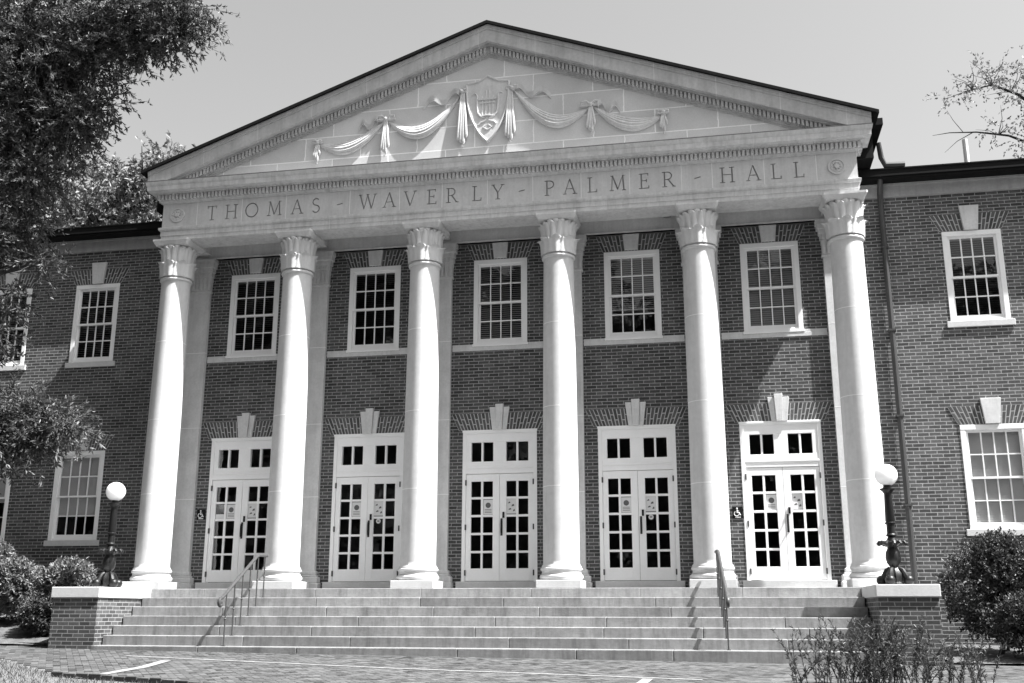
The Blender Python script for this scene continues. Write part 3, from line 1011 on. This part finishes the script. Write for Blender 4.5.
def tassel(x, z1, z0, wd):
    m = MB()
    for k in range(4):
        o = (k - 1.5) * wd * .42
        zl = z0 + (.04 if k in (1, 2) else .14) + .05 * (k % 2)
        m.tube([(x + o * .35, TY - .05, z1), (x + o * .7, TY - .07, (z1 + zl) / 2), (x + o, TY - .075, zl + .05), (x + o, TY - .06, zl)], [wd * .16, wd * .22, wd * .27, wd * .12], 8)
    m.sphere((x, TY - .05, z0 + .015), wd * .22, 10, 6)
    return m.build('tassel', STONE, HALL, (x, TY, z1), smooth=True)
tassel(-.56, 10.2, 8.98, .14); tassel(.46, 10.18, 9.0, .14)
tassel(-2.24, 9.72, 8.9, .12); tassel(2.15, 9.64, 9.02, .12); tassel(-3.76, 9.32, 8.86, .1); tassel(3.62, 9.33, 8.9, .1)
def ribbon(x, z, s, L):
    m = MB()
    pts = []; n = 28
    for i in range(n + 1):
        t = i / n
        pts.append((x + s * L * t, z - .22 * L * t + .1 * math.sin(t * 2 * math.pi * 1.6) * (1 - .3 * t)))
    for i in range(n):
        (xa, za), (xb, zb) = pts[i], pts[i + 1]
        h = .06
        y = TY - .06 - .04 * math.cos(i / n * 2 * math.pi * 1.6)
        V = [(xa, y, za - h), (xb, y, zb - h), (xb, y, zb + h), (xa, y, za + h)]
        V += [(a, TY, c) for a, b, c in V]
        m.add(V, [(0, 1, 2, 3), (0, 4, 5, 1), (3, 2, 6, 7)])
    return m.build('ribbon', STONE, HALL, (x, TY, z), smooth=True)
ribbon(-.62, 10.2, -1, .8); ribbon(.52, 10.2, 1, .8)
def bow(x, z, sc):
    m = MB()
    for s in (-1, 1):
        m.tube([(x, TY - .06, z), (x + s * .09 * sc, TY - .08, z + .07 * sc), (x + s * .19 * sc, TY - .07, z + .06 * sc), (x + s * .2 * sc, TY - .06, z - .01), (x + s * .1 * sc, TY - .06, z - .02), (x, TY - .06, z)], .026, 7)
    m.sphere((x, TY - .07, z), .05, 10, 7)
    return m.build('bow', STONE, HALL, (x, TY, z), smooth=True)
bow(-2.24, 9.76, 1); bow(2.15, 9.68, 1); bow(-3.76, 9.36, .5); bow(3.62, 9.37, .5); bow(-.58, 10.24, .6); bow(.5, 10.22, .6)
ribbon(-2.4, 9.74, -1, .45); ribbon(2.3, 9.66, 1, .45)

# roof, eaves and gutters
m = MB()
for s in (-1, 1):
    xe = 7.72
    a, b = ZT + .004, ZT + .07
    poly = [(0, a), (s * xe, T(xe) + .004), (s * xe, T(xe) + .07), (0, b)]
    if s < 0: poly = poly[::-1]
    m.prism(poly, -.63, 12)
m.build('roof', ROOF, HALL, (0, 0, 8.9))
for s in (-1, 1):
    m = MB()
    xa, xb = sorted((s * 7.28, s * 7.66)); m.box(xa, xb, .056, 12, 8.22, 8.78)
    xa, xb = sorted((s * 7.60, s * 7.86)); m.box(xa, xb, -.1, 12, 8.84, 8.98)
    xa, xb = sorted((s * 7.52, s * 7.60)); m.box(xa, xb, .0, 12, 8.78, 8.86)
    m.build('side_eave', GUTTER, HALL, (s * 7.6, 1, 8.5))
m = MB()
m.box(-7.28, 7.28, .315, D, 7.76, 7.8)
for i in range(6):
    m.box(CX[i] - .31, CX[i] + .31, .312, D - .1, 7.385, 7.76)
m.build('portico_ceiling', STONE, HALL, (0, .6, 7.7))
m = MB()
m.box(-7.28, 7.28, D - .1, D + .05, 7.29, 7.758); m.box(-7.28, 7.28, D - .13, D, 7.29, 7.325)
m.build('wall_beam', STONE, HALL, (0, D, 7.3))
for s in (-1, 1):
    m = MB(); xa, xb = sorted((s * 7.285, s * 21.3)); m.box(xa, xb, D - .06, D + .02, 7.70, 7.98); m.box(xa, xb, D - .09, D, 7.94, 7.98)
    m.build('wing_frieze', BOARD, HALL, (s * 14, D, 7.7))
    m = MB(); m.box(xa, xb, D - .37, D + .3, 7.982, 8.03); m.box(xa, xb, D - .395, D - .27, 8.03, 8.165); m.box(xa, xb, D - .27, D + .3, 8.03, 8.08)
    m.box(xa, xb, D - .41, D - .27, 8.165, 8.19)
    m.build('gutter', GUTTER, HALL, (s * 14, D - .5, 8.1))
    m = MB(); V = [(xa, D - .27, 8.15), (xb, D - .27, 8.15), (xb, 6.5, 9.0), (xa, 6.5, 9.0), (xb, 12.3, 8.2), (xa, 12.3, 8.2)]
    m.add(V, [(0, 1, 2, 3), (3, 2, 4, 5)])
    m.build('wing_roof', ROOF, HALL, (s * 14, 3, 8.4))
m = MB()
m.tube([(7.84, .62, 8.08), (7.84, .68, 7.98), (7.84, D - .1, 7.75), (7.84, D - .08, 7.5), (7.84, D - .08, -1.0)], .055, 10)
for z in (6.6, 4.9, 3.2, 1.5): m.box(7.77, 7.91, D - .14, D, z, z + .04)
m.build('downspout', PIPE, HALL, (7.84, D, 0))
m = MB()
m.tube([(7.84, .5, 8.72), (7.88, .56, 8.42), (7.95, .6, 8.27), (8.32, .6, 8.25)], [.05, .055, .065, .065], 10)
m.build('leader_pipe', PIPE, HALL, (7.9, .4, 8.5))
m = MB(); m.tube([(9.74, 1.6, 8.1), (9.74, 1.6, 9.13)], .055, 12); m.build('vent_pipe', WHITE2, HALL, (9.74, 1.6, 8.3))
m = MB(); m.box(3.5, 3.66, .62, .84, 7.56, 7.66); m.tube([(3.58, .63, 7.6), (3.58, .5, 7.56)], .05, 10); m.build('security_camera', BLACK, HALL, (3.58, .8, 7.6))  # small dark security camera on the wall beam

# ------------------------------------------------------------------ lamp posts on the piers
def lamp_post():
    px, py = -7.17, -1.3
    t = thing('lamp_post', '', 'lamp', (px, py, 0), 'globe lamp posts on the piers')
    m = MB(); m.sphere((px, py, 1.83), .185, 32, 20)
    m.build('globe', OPAL, t, (px, py, 1.83), smooth=True)
    m = MB()
    m.lathe([(.055, .80), (.085, .81), (.085, .83), (.068, .85), (.066, 1.0), (.085, 1.01), (.09, 1.03), (.07, 1.045), (.078, 1.06), (.062, 1.5), (.064, 1.52), (.09, 1.56), (.125, 1.585), (.125, 1.60), (.085, 1.61), (.065, 1.63), (.065, 1.66), (.085, 1.675), (.085, 1.69)], px, py, 0, 40,
            lambda r, z, a: (r * (1 + (.07 * math.cos(12 * a) if 1.07 < z < 1.49 else 0)), z))
    m.build('post', IRON, t, (px, py, .8), smooth=True)
    m = MB()
    m.lathe([(.06, .30), (.075, .32), (.11, .37), (.125, .45), (.115, .54), (.085, .60), (.08, .62), (.13, .66), (.17, .68), (.17, .70), (.09, .72), (.06, .80)], px, py, 0, 32)
    m.build('urn', IRON, t, (px, py, .3), smooth=True)
    m = MB()
    for k in range(12):
        a = k * math.pi / 6; c, s = math.cos(a), math.sin(a)
        m.tube([(px + r * c, py + r * s, z) for r, z in ((.1, .66), (.16, .70), (.205, .705), (.225, .68), (.215, .655))], [.03, .034, .032, .028, .016], 7)
    m.build('leaf_collar', IRON, t, (px, py, .7), smooth=True)
    m = MB()
    m.lathe([(.17, .0), (.17, .03), (.13, .06), (.14, .12), (.13, .2), (.09, .26), (.065, .30)], px, py, 0, 32, lambda r, z, a: (r * (1 + .06 * math.cos(8 * a)), z))
    m.build('base', IRON, t, (px, py, 0), smooth=True)
    for k in range(4):
        a = k * math.pi / 2 + math.pi / 4 + .3; c, s = math.cos(a), math.sin(a)
        m = MB()
        m.tube([(px + r * c, py + r * s, z) for r, z in ((.07, .29), (.13, .25), (.17, .17), (.2, .1), (.235, .07), (.25, .04))], [.03, .042, .048, .05, .05, .035], 8)
        m.sphere((px + .225 * c, py + .225 * s, .085), .085, 14, 9)
        m.build('claw_foot', IRON, t, (px + .2 * c, py + .2 * s, 0), smooth=True)
    return t
lp = lamp_post()
lp['label'] = 'black iron lamp post with white globe on the shaded left pier, beside the shrubs'
lp2 = copy_tree(lp, None, (7.17, -1.3, 0))
lp2['label'] = 'black iron lamp post with white globe on the right pier, near the downspout'

# ------------------------------------------------------------------ handrails
def handrail(x):
    t = thing('handrail', '', 'handrail', (x, -1.3, -1.03), 'metal handrails on the steps')
    sl = .585
    ytop, ybot = -.5, -2.3
    zr = lambda y: .62 + (y + .9) * sl if y < -.9 else .62
    m = MB()
    pts = [(x, ytop, .62), (x, -.7, .62), (x, -.84, .615)] + [(x, y, zr(y)) for y in np.linspace(-.95, ybot, 8)]
    for k in range(9):          # scroll
        a = R(-150 + k * -34 + 180)
        r = .075 - .005 * k
        pts.append((x, ybot - .03 + -r * math.sin(R(20 + k * 34)) - .02, zr(ybot) - .085 + r * math.cos(R(20 + k * 34))))
    m.tube(pts, .031, 10)
    o = m.build('top_rail', RAILM, t, (x, ytop, .66), smooth=True)
    for k in range(6):
        y = YF - TR * (k) - .10 if k else -.44
        zb = -RZ * k if k else 0
        y = -.58 - TR * k
        zb = -RZ * (k + 1)
        m = MB(); m.tube([(x, y, zb), (x, y, zr(y) - .01)], .013, 8)
        m.sphere((x, y, (zb + zr(y)) / 2), .022, 8, 6)
        m.box(x - .03, x + .03, y - .03, y + .03, zb, zb + .012)
        m.build('baluster', RAILM, t, (x, y, zb), smooth=True)
    return t
h1 = handrail(-4.3)
h1['label'] = 'metal handrail with scrolled lower end on the left half of the steps'
h2 = copy_tree(h1, None, (4.34, -1.3, -1.03))
h2.rotation_euler.z = .085
h2['label'] = 'metal handrail with scrolled lower end, seen end-on, on the right half of the steps'

# ------------------------------------------------------------------ accessibility signs
def sign(x, z, label):
    t = thing('accessibility_sign', label, 'sign', (x, D - .01, z - .1), 'wheelchair signs beside the doors')
    m = MB(); m.box(x - .098, x + .098, D - .012, D - .001, z - .112, z + .112); m.build('sign_plate', SIGNB, t, (x, D, z))
    m = MB(); y = D - .015
    P = lambda a, b: (x + a, y, z + b)
    m.tube([P(-.012, .055), P(-.012, .0), P(.03, -.002), P(.045, -.045), P(.06, -.042)], .011, 6)
    m.tube([P(-.012, .03), P(.025, .03)], .006, 6)
    m.tube([P(-.022 + .045 * math.cos(R(a)), -.018 + .045 * math.sin(R(a))) for a in range(110, 360, 20)], .0085, 6)
    m.sphere(P(-.012, .078), .017, 10, 6)
    m.box(x - .05, x + .055, y - .003, D - .011, z - .095, z - .078)
    m.build('wheelchair_symbol', SIGNW, t, (x, D, z))
sign(-6.5, 1.575, 'black wheelchair sign on the brick left of the door nearest the left lamp')
sign(4.71, 1.44, 'black wheelchair sign on the brick between the fifth column and the rightmost door')

# ------------------------------------------------------------------ paper notices on the door glass
def notice(cx, side, row, label, marks, w_=.20, h_=.31, dx=0, dz=0):
    x = cx + side * .24 + dx; z = .16 + 1.995 - .359 * row - .155 + dz; y = D + .040
    t = thing('paper_notice', label, 'notice', (x, y, z))
    m = MB(); m.box(x - w_ / 2, x + w_ / 2, y - .0015, y, z - h_ / 2, z + h_ / 2); m.build('sheet', PAPER, t, (x, y, z))
    m = MB()
    if marks == 'seal':
        m.prism([(x + .055 * math.cos(R(a)), z + .03 + .055 * math.sin(R(a))) for a in range(0, 360, 24)], y - .003, y - .0016)
        for k in range(3): m.box(x - .07, x + .07, y - .003, y - .0016, z - .06 - .03 * k, z - .05 - .03 * k)
        m.box(x - w_ / 2, x + w_ / 2, y - .003, y - .0016, z + h_ / 2 - .014, z + h_ / 2 - .002)
    elif marks == 'map':
        for a, b, c, d in ((-.07, .06, -.02, .1), (.0, .0, .06, .05), (-.06, -.07, 0, -.03), (.03, -.1, .075, -.05)):
            m.prism([(x + a, z + b), (x + c, z + b + .01), (x + c - .01, z + d), (x + a + .015, z + d - .012)], y - .003, y - .0016)
        m.box(x - w_ / 2, x + w_ / 2, y - .003, y - .0016, z - h_ / 2 + .002, z - h_ / 2 + .012)
    else:
        m.prism([(x + .025 * math.cos(R(a)), z + .025 * math.sin(R(a))) for a in range(0, 360, 24)], y - .003, y - .0016)
    m.build('print', INK, t, (x, y, z))
ordn = ['the leftmost door, behind the handrail', 'the second door from the left', 'the middle door under the shield', 'the fourth door from the left', 'the rightmost door, by the sunlit wall']
for x, o in zip(BX, ordn):
    notice(x, -1, 1, 'notice with round seal on the left leaf of ' + o, 'seal')
    notice(x, 1, 1, 'notice with dark patches on the right leaf of ' + o, 'map')
def sticker(cx, label):
    x = cx + .24; z = .16 + 1.995 - .359 * 2 - .05; y = D + .040
    t = thing('round_sticker', label, 'sticker', (x, y, z))
    m = MB(); m.prism([(x + .05 * math.cos(R(a)), z + .05 * math.sin(R(a))) for a in range(0, 360, 15)], y - .0015, y); m.build('disc', PAPER, t, (x, y, z))
    m = MB(); m.prism([(x + .03 * math.cos(R(a)), z + .012 * math.sin(R(a))) for a in range(0, 360, 20)], y - .003, y - .0016); m.build('print', INK, t, (x, y, z))
sticker(BX[1], 'round pale sticker under the notice of the second door from the left')
sticker(BX[3], 'round pale sticker under the notice of the fourth door from the left')
m = MB(); x0 = BX[0] - .585
m.box(x0, x0 + .2, D + .0385, D + .04, 1.44, 1.58)
tag(m.build('paper_notice', PAPER, None, (x0, D, 1.44)), 'blank half sheet taped in the outer pane of the leftmost door', 'notice')

# ------------------------------------------------------------------ foliage
def leaves_mesh(name, P, Dr, L, W, material, parent=None, origin=(0, 0, 0), fold=.25, tones=(.5, 1.4)):
    """P: points (n,3); Dr: leaf directions (n,3)"""
    n = len(P)
    L = np.asarray(L) * rng.uniform(.7, 1.25, n); W = np.asarray(W) * rng.uniform(.75, 1.2, n)
    d = Dr / np.linalg.norm(Dr, axis=1, keepdims=True)
    r = rng.normal(size=(n, 3)); s = np.cross(d, r); s /= np.linalg.norm(s, axis=1, keepdims=True) + 1e-9
    up = np.cross(s, d)
    a = P; tip = P + d * L[:, None] - up * (L * .12)[:, None]
    mid = P + d * (L * .45)[:, None]
    l = mid + s * (W / 2)[:, None] + up * (W * fold)[:, None]; rr = mid - s * (W / 2)[:, None] + up * (W * fold)[:, None]
    V = np.stack([a, l, tip, rr], 1).reshape(-1, 3) - np.array(origin)
    me = bpy.data.meshes.new(name)
    me.vertices.add(4 * n); me.vertices.foreach_set('co', V.astype(np.float32).ravel())
    me.loops.add(6 * n); me.polygons.add(2 * n)
    i = np.arange(n)[:, None] * 4
    me.loops.foreach_set('vertex_index', np.concatenate([i, i + 1, i + 2, i, i + 2, i + 3], 1).ravel().astype(np.int32))
    me.polygons.foreach_set('loop_start', (np.arange(2 * n) * 3).astype(np.int32))
    me.polygons.foreach_set('loop_total', np.full(2 * n, 3, np.int32))
    me.update(calc_edges=True)
    at = me.attributes.new('tone', 'FLOAT', 'FACE')
    at.data.foreach_set('value', np.repeat(rng.uniform(tones[0], tones[1], n), 2).astype(np.float32))
    me.materials.append(material)
    ob = bpy.data.objects.new(name, me); SC.collection.objects.link(ob)
    put(ob, parent, origin)
    return ob

def sprays(clumps, per, twig_len, n_leaf, droop=.4, shell=.45):
    """twigs spread through ellipsoid clumps; leaves along each twig. clump: (x,y,z,rx,ry,rz,weight)"""
    P, Dv = [], []; tw = []
    for (x, y, z, rx, ry, rz, wt) in clumps:
        k = int(per * wt)
        u = rng.normal(size=(k, 3)); u /= np.linalg.norm(u, axis=1, keepdims=True)
        rad = rng.uniform(shell, 1.0, k) ** .7
        c = np.stack([x + u[:, 0] * rad * rx, y + u[:, 1] * rad * ry, z + u[:, 2] * rad * rz], 1)
        dirs = u + rng.normal(size=(k, 3)) * .6; dirs[:, 2] -= droop
        dirs /= np.linalg.norm(dirs, axis=1, keepdims=True)
        for q in range(k):
            L = twig_len * rng.uniform(.5, 1.3)
            t = rng.uniform(0, 1, n_leaf)
            side = rng.normal(size=(n_leaf, 3)) * .75
            pts = c[q] + dirs[q] * (t * L)[:, None]
            pts[:, 2] -= droop * .3 * L * t ** 2
            P.append(pts); Dv.append(dirs[q] + side)
            tw.append((c[q] - dirs[q] * L * .3, c[q] + dirs[q] * L * .9))
    return np.concatenate(P), np.concatenate(Dv), tw

def tree(name, label, base, top, clumps, per, leaf, material, trunk_r=.3, twig=.45, n_leaf=14, group=None, droop=.4, shell=.45, limb_r=.09, twigs=True, cat='tree', tones=(.5, 1.4)):
    t = thing(name, label, cat, base, group)
    m = MB()
    b, tp = Vector(base), Vector(top)
    ax = [b.lerp(tp, k / 8) + Vector((random.uniform(-.12, .12), random.uniform(-.12, .12), 0)) * (k > 0) for k in range(9)]
    m.tube([b - Vector((0, 0, .3))] + ax, [trunk_r * 1.25] + [trunk_r * (1 - .75 * k / 8) for k in range(9)], 12)
    for (x, y, z, rx, ry, rz, wt) in clumps:
        c = Vector((x, y, z))
        zz = max(b.z + .8, min(tp.z, z - rz * .9 - .8))
        f = (zz - b.z) / max(.1, (tp.z - b.z)); f = max(.1, min(1, f))
        st = b.lerp(tp, f)
        pts = []
        for k in range(7):
            q = st.lerp(c, k / 6); q += Vector((random.uniform(-1, 1), random.uniform(-1, 1), random.uniform(-.6, 1))) * .12 * (0 < k < 6)
            pts.append(q)
        m.tube(pts, [limb_r * (1.2 - .95 * k / 6) for k in range(7)], 7)
        for k in range(7):
            e = c + Vector((random.uniform(-1, 1) * rx, random.uniform(-1, 1) * ry, random.uniform(-1, 1) * rz)) * .85
            st2 = pts[random.choice((3, 4, 5, 6))]
            md = st2.lerp(e, .5) + Vector((0, 0, .1))
            m.tube([st2, md, e], [limb_r * .35, limb_r * .22, limb_r * .07], 5)
    P, Dv, tw = sprays(clumps, per, twig, n_leaf, droop, shell)
    if twigs:
        for a, b2 in tw:
            m.tube([a, b2], [.008, .003], 3)
    m.build('trunk', BARK, t, base, smooth=True)
    leaves_mesh('crown', P, Dv, leaf[0], leaf[1], material, t, base, tones=tones)
    return t
#@@FOLIAGE
near = []
def cl(x, y, z, r, w=1.0, fz=.8): near.append((x, y, z, r, r, r * fz, w))
# upper mass hanging over the left end of the facade
for c in ((-8.2, -6.0, 9.4, 1.3, 1.6), (-6.9, -5.6, 9.3, 1.1, 1.5), (-6.0, -6.2, 9.3, .9, 1.2), (-5.0, -5.9, 9.2, .8, 1.0), (-4.2, -6.2, 9.2, .6, .7), (-3.75, -6.0, 8.95, .4, .35),
          (-7.4, -5.8, 8.2, 1.2, 1.6), (-6.3, -6.3, 8.2, .85, 1.2), (-5.4, -6.0, 8.35, .6, .6), (-4.6, -6.1, 8.6, .45, .4), (-3.9, -6.1, 8.5, .3, .2),
          (-7.2, -6.1, 7.2, 1.0, 1.3), (-6.2, -5.8, 7.3, .75, 1.0), (-5.6, -6.1, 7.2, .45, .4), (-5.15, -6.0, 7.55, .3, .2),
          (-7.0, -5.8, 6.2, .85, .9), (-6.2, -6.1, 6.4, .5, .45), (-7.0, -6.2, 5.3, .65, .5), (-6.3, -6.0, 5.5, .35, .25),
          (-5.9, -6.0, 4.95, .26, .12), (-6.7, -6.0, 4.3, .5, .3), (-6.6, -6.1, 3.6, .35, .2)):
    cl(*c)
for c in ((-6.9, -6.0, 2.5, .75, .9), (-6.2, -5.9, 2.5, .5, .55), (-5.6, -6.0, 2.35, .4, .4), (-5.2, -6.0, 2.25, .26, .2), (-6.3, -6.1, 1.95, .5, .5), (-5.7, -6.0, 2.0, .3, .2), (-6.9, -6.0, 1.8, .5, .4)):
    cl(*c, fz=.6)
for c in ((-10.5, -5.5, 10.5, 2.6, 1.6), (-12.5, -4, 8.5, 2.6, 1.5), (-10.5, -8.5, 9, 2.2, 1.2), (-13, -8, 7.5, 2.6, 1.2), (-14.5, -6, 10, 2.8, 1.2), (-12, -6, 12.5, 2.6, 1.2), (-9.6, -4.2, 6.2, 1.3, .8), (-11.5, -3.6, 5.2, 1.7, .9), (-15.5, -3.5, 6.5, 2.4, 1.1), (-9.5, -7.5, 12, 2, 1), (-9.7, -6, 4.3, 1.7, 1), (-9.6, -7.6, 2.4, 1.6, .9), (-10.8, -4.6, 3, 1.5, .8), (-12.5, -5.5, 4, 2, 1), (-13, -3.4, 3.2, 1.8, .9), (-9.5, -11, 9.5, 2.6, 1.2), (-9, -10.5, 6.3, 2.0, .9), (-11.5, -12, 7.5, 2.8, 1.2), (-12, -10, 4.6, 2.2, .9), (-8.5, -13, 8, 2.2, 1)):  # crown clumps outside the frame, added to block sky light on the left wing
    cl(*c)
tree('oak_tree', 'large dark oak with drooping leafy branches in front of the left wing', (-10.2, -5.6, G(-10.2, -5.6)), (-9.2, -5.9, 10.2), near, 250, (.09, .03), LEAF_OAK, .38, .42, 16, droop=.35, shell=.2, tones=(.35, 1.5))

far = [(-21.5, 15, 15.2, 2.2, 2, 1.5, 1), (-19.4, 15, 15.6, 1.6, 2, 1.4, .8), (-17.8, 15, 16.0, .9, 1.5, .6, .4), (-16.1, 15, 16.4, 1.1, 1.5, .7, .6), (-18.7, 15, 14.3, 1.6, 1.6, 1.0, .7), (-16.4, 15, 15.5, 1.3, 1.4, .7, .4), (-22.5, 15, 17.3, 1.6, 1.6, 1.6, .7), (-17.0, 15, 14.0, 1.8, 1.4, 1.0, .6), (-20, 15, 12.8, 2.5, 1.4, 1.3, .7), (-23.5, 15, 14, 2, 2, 2, .7), (-16.6, 15, 12.2, 2, 1.4, 1.2, .5)]
tree('shade_tree', 'broad pale-leaved tree rising behind the left wing roof', (-19.5, 15.5, -.8), (-19.5, 15.3, 14), far, 330, (.2, .1), LEAF_FAR, .45, .7, 9, limb_r=.16, shell=.3, tones=(.5, 1.6))
right = [(12.9, 12, 15.7, .75, .6, .45, .36), (13.9, 12, 15.6, .6, .6, .5, .4), (14.4, 12, 14.8, .8, .6, .6, .6), (12.2, 12, 15.3, .5, .4, .22, .16), (13.5, 12, 16.0, .35, .4, .3, .12), (14.2, 12, 13.6, .7, .5, .35, .4), (13.2, 12, 14.0, .3, .3, .25, .1), (13.1, 12, 16.4, .25, .3, .25, .06), (15.2, 12, 15.8, 1, .8, 1, .8), (15.5, 12, 14, 1, .8, 1, .7)]
def right_tree():
    base = (16.5, 12.5, -.8)
    t = thing('sparse_tree', 'thin bare-branched tree with few leaves behind the right wing', 'tree', base)
    m = MB()
    V = Vector
    m.tube([base, (16.4, 12.3, 6), (16.0, 12.1, 11), (15.6, 12, 13)], [.28, .22, .15, .1], 10)
    m.tube([(16.0, 12.1, 11), (15.2, 12, 13.4), (14.5, 12, 14.6), (14.0, 12, 15.1), (13.3, 12, 15.5), (12.5, 12, 15.35), (11.9, 12, 15.15)], [.12, .085, .06, .045, .03, .016, .006], 7)
    m.tube([(16.0, 12.1, 11), (15.2, 12, 12.6), (14.4, 12, 13.3), (13.6, 12, 13.75), (12.7, 12, 13.95), (11.9, 12, 14.0), (11.4, 12, 13.95)], [.1, .07, .045, .035, .025, .015, .006], 7)
    m.tube([(12.6, 12, 13.96), (12.1, 12, 13.7), (11.7, 12, 13.35)], [.016, .01, .004], 5)
    m.tube([(12.3, 12, 13.98), (12.05, 12, 14.4), (11.9, 12, 14.75)], [.012, .008, .003], 5)
    for a in ((13.3, 12, 15.5), (13.8, 12, 15.2), (14.4, 12, 14.7), (12.7, 12, 15.4), (14.2, 12, 13.45), (13.3, 12, 13.8)):
        for k in range(5):
            e = V(a) + V((random.uniform(-.7, .4), random.uniform(-.4, .4), random.uniform(.1, .9)))
            m.tube([a, V(a).lerp(e, .5) + V((.08, 0, .04)), e], [.016, .01, .003], 5)
    m.build('trunk', BARK, t, base, smooth=True)
    P, Dv, tw = sprays(right, 130, .5, 8, .2, .1)
    leaves_mesh('crown', P, Dv, .1, .05, LEAF_FAR, t, base)
right_tree()

def unseen_tree_belt():  # unseen trees added to dim the sky fill and vary the pane reflections
    P, Dv, tw = sprays([(x, -52 + random.uniform(-5, 5), z, 7, 5, 6, 1) for x in range(-60, 75, 10) for z in (4, 10, 15 + random.uniform(-3, 3), random.choice((14, 19, 23)))]
                         + [(x, y, z, 4.5, 4.5, 4, .6) for x, y in ((-22, -22), (-25, -12), (-19, -31), (-24, -3)) for z in (4, 9, 13)], 260, 2.5, 10, .2, .3)
    o = leaves_mesh('unseen_tree_belt', P, Dv, 1.1, .7, LEAF_OAK)
    tag(o, 'added belt of unseen trees cutting the sky light, mirrored in the window panes', 'trees', kind='stuff')
unseen_tree_belt()

# shrubs
def shrub(label, c, r, n, leaf, material, group=None, lumps=6):
    base = (c[0], c[1], G(c[0], c[1]) + .05)
    cls = [(c[0], c[1], c[2], r[0] * .92, r[1] * .92, r[2] * .92, 1.0)]
    for k in range(lumps):
        a = random.uniform(0, 2 * math.pi); el = random.uniform(-.1, 1.2)
        cls.append((c[0] + math.cos(a) * math.cos(el) * r[0] * .62, c[1] + math.sin(a) * math.cos(el) * r[1] * .62, c[2] + math.sin(el) * r[2] * .62, r[0] * .42, r[1] * .42, r[2] * .42, .32))
    return tree('shrub', label, base, (c[0], c[1], c[2]), cls, n, leaf, material, .05, .16, 10, group, droop=-.25, shell=.6, limb_r=.02, twigs=False, cat='shrub')
shrub('large clipped round bush beside the right pier, under the wing window', (8.86, -.55, -.05), (.86, .8, .9), 1150, (.055, .03), LEAF_BOX)
shrub('low spreading bush at the foot of the large round bush', (9.35, -1.35, -.62), (.8, .6, .5), 650, (.055, .03), LEAF_BOX)
shrub('pale-leaved shrub directly behind the left pier', (-8.45, -.6, .06), (.48, .5, .42), 650, (.08, .04), LEAF_LIGHT)
shrub('loose grey-leaved shrub at the left edge in front of the wing', (-9.85, -.2, .0), (.6, .5, .48), 520, (.08, .035), LEAF_LIGHT)
shrub('low sprawling shrub between the left pier and the grey-leaved shrub', (-8.6, -1.0, -.5), (.5, .35, .36), 300, (.07, .03), LEAF_OAK)
shrub('tall leafy shrub against the wing wall at the far left', (-10.9, .2, .2), (.6, .5, .7), 500, (.08, .035), LEAF_LIGHT)

# tall stemmed plants in the foreground bed
def stem_plant(x, y, n, h, spread, label):
    b = (x, y, G(x, y) + .03)
    t = thing('stem_plant', label, 'plant', b, 'tall leafy stems in the foreground bed')
    m = MB(); P = []; Dv = []
    for k in range(n):
        a = random.uniform(0, 2 * math.pi); lean = random.uniform(.05, spread)
        hh = h * random.uniform(.55, 1.0)
        p0 = Vector((x + random.uniform(-.36, .36), y + random.uniform(-.3, .3), b[2]))
        dx, dy = math.cos(a) * lean, math.sin(a) * lean * .7
        pts = [p0 + Vector((dx * (t_ ** 1.3), dy * (t_ ** 1.3), hh * t_ * (1 - .12 * t_ * lean))) for t_ in np.linspace(0, 1, 7)]
        m.tube(pts, [.006 - .0007 * i for i in range(7)], 4)
        for i in range(int(48 * hh / .6)):
            f = random.uniform(.12, 1); j = min(5, int(f * 6)); q = pts[j].lerp(pts[j + 1], f * 6 - j)
            d = (pts[j + 1] - pts[j]).normalized()
            P.append(q); Dv.append(d * .8 + Vector((random.gauss(0, .6), random.gauss(0, .6), random.gauss(0, .3))))
    m.build('stem', LEAF_STEM, t, b)
    leaves_mesh('foliage', np.array([list(p) for p in P]), np.array([list(p) for p in Dv]), .06, .014, LEAF_STEM, t, b, tones=(.5, 1.6))
stem_plant(5.5, -6.4, 14, .75, .4, 'loose group of leafy stems nearest the steps, in the foreground')
stem_plant(5.9, -6.3, 42, .86, .5, 'bushy clump of dark leafy stems at the bottom of the picture')
stem_plant(6.4, -6.25, 48, .84, .5, 'dense dark clump of leafy stems in front of the right pier')
stem_plant(7.1, -6.1, 26, .72, .5, 'leafy stems at the right end of the foreground bed')
stem_plant(5.25, -6.6, 1, .6, .3, 'single thin leafy stem at the left end of the foreground bed')

# lawn in the bottom left corner
def lawn():
    n = 26000
    x = rng.uniform(-10.5, -1.2, n); y = rng.uniform(-11, -3.6, n)
    k = np.array([in_lawn(a, b) for a, b in zip(x, y)])
    x, y = x[k], y[k]; n = len(x)
    P = np.stack([x, y, np.array([G(a, b) - .02 for a, b in zip(x, y)])], 1)
    Dv = np.stack([rng.normal(0, .45, n), rng.normal(0, .45, n), np.ones(n)], 1)
    o = leaves_mesh('lawn', P, Dv, .06, .007, GRASS)
    tag(o, 'short pale grass in the bottom left corner of the picture', 'grass', kind='stuff')
lawn()
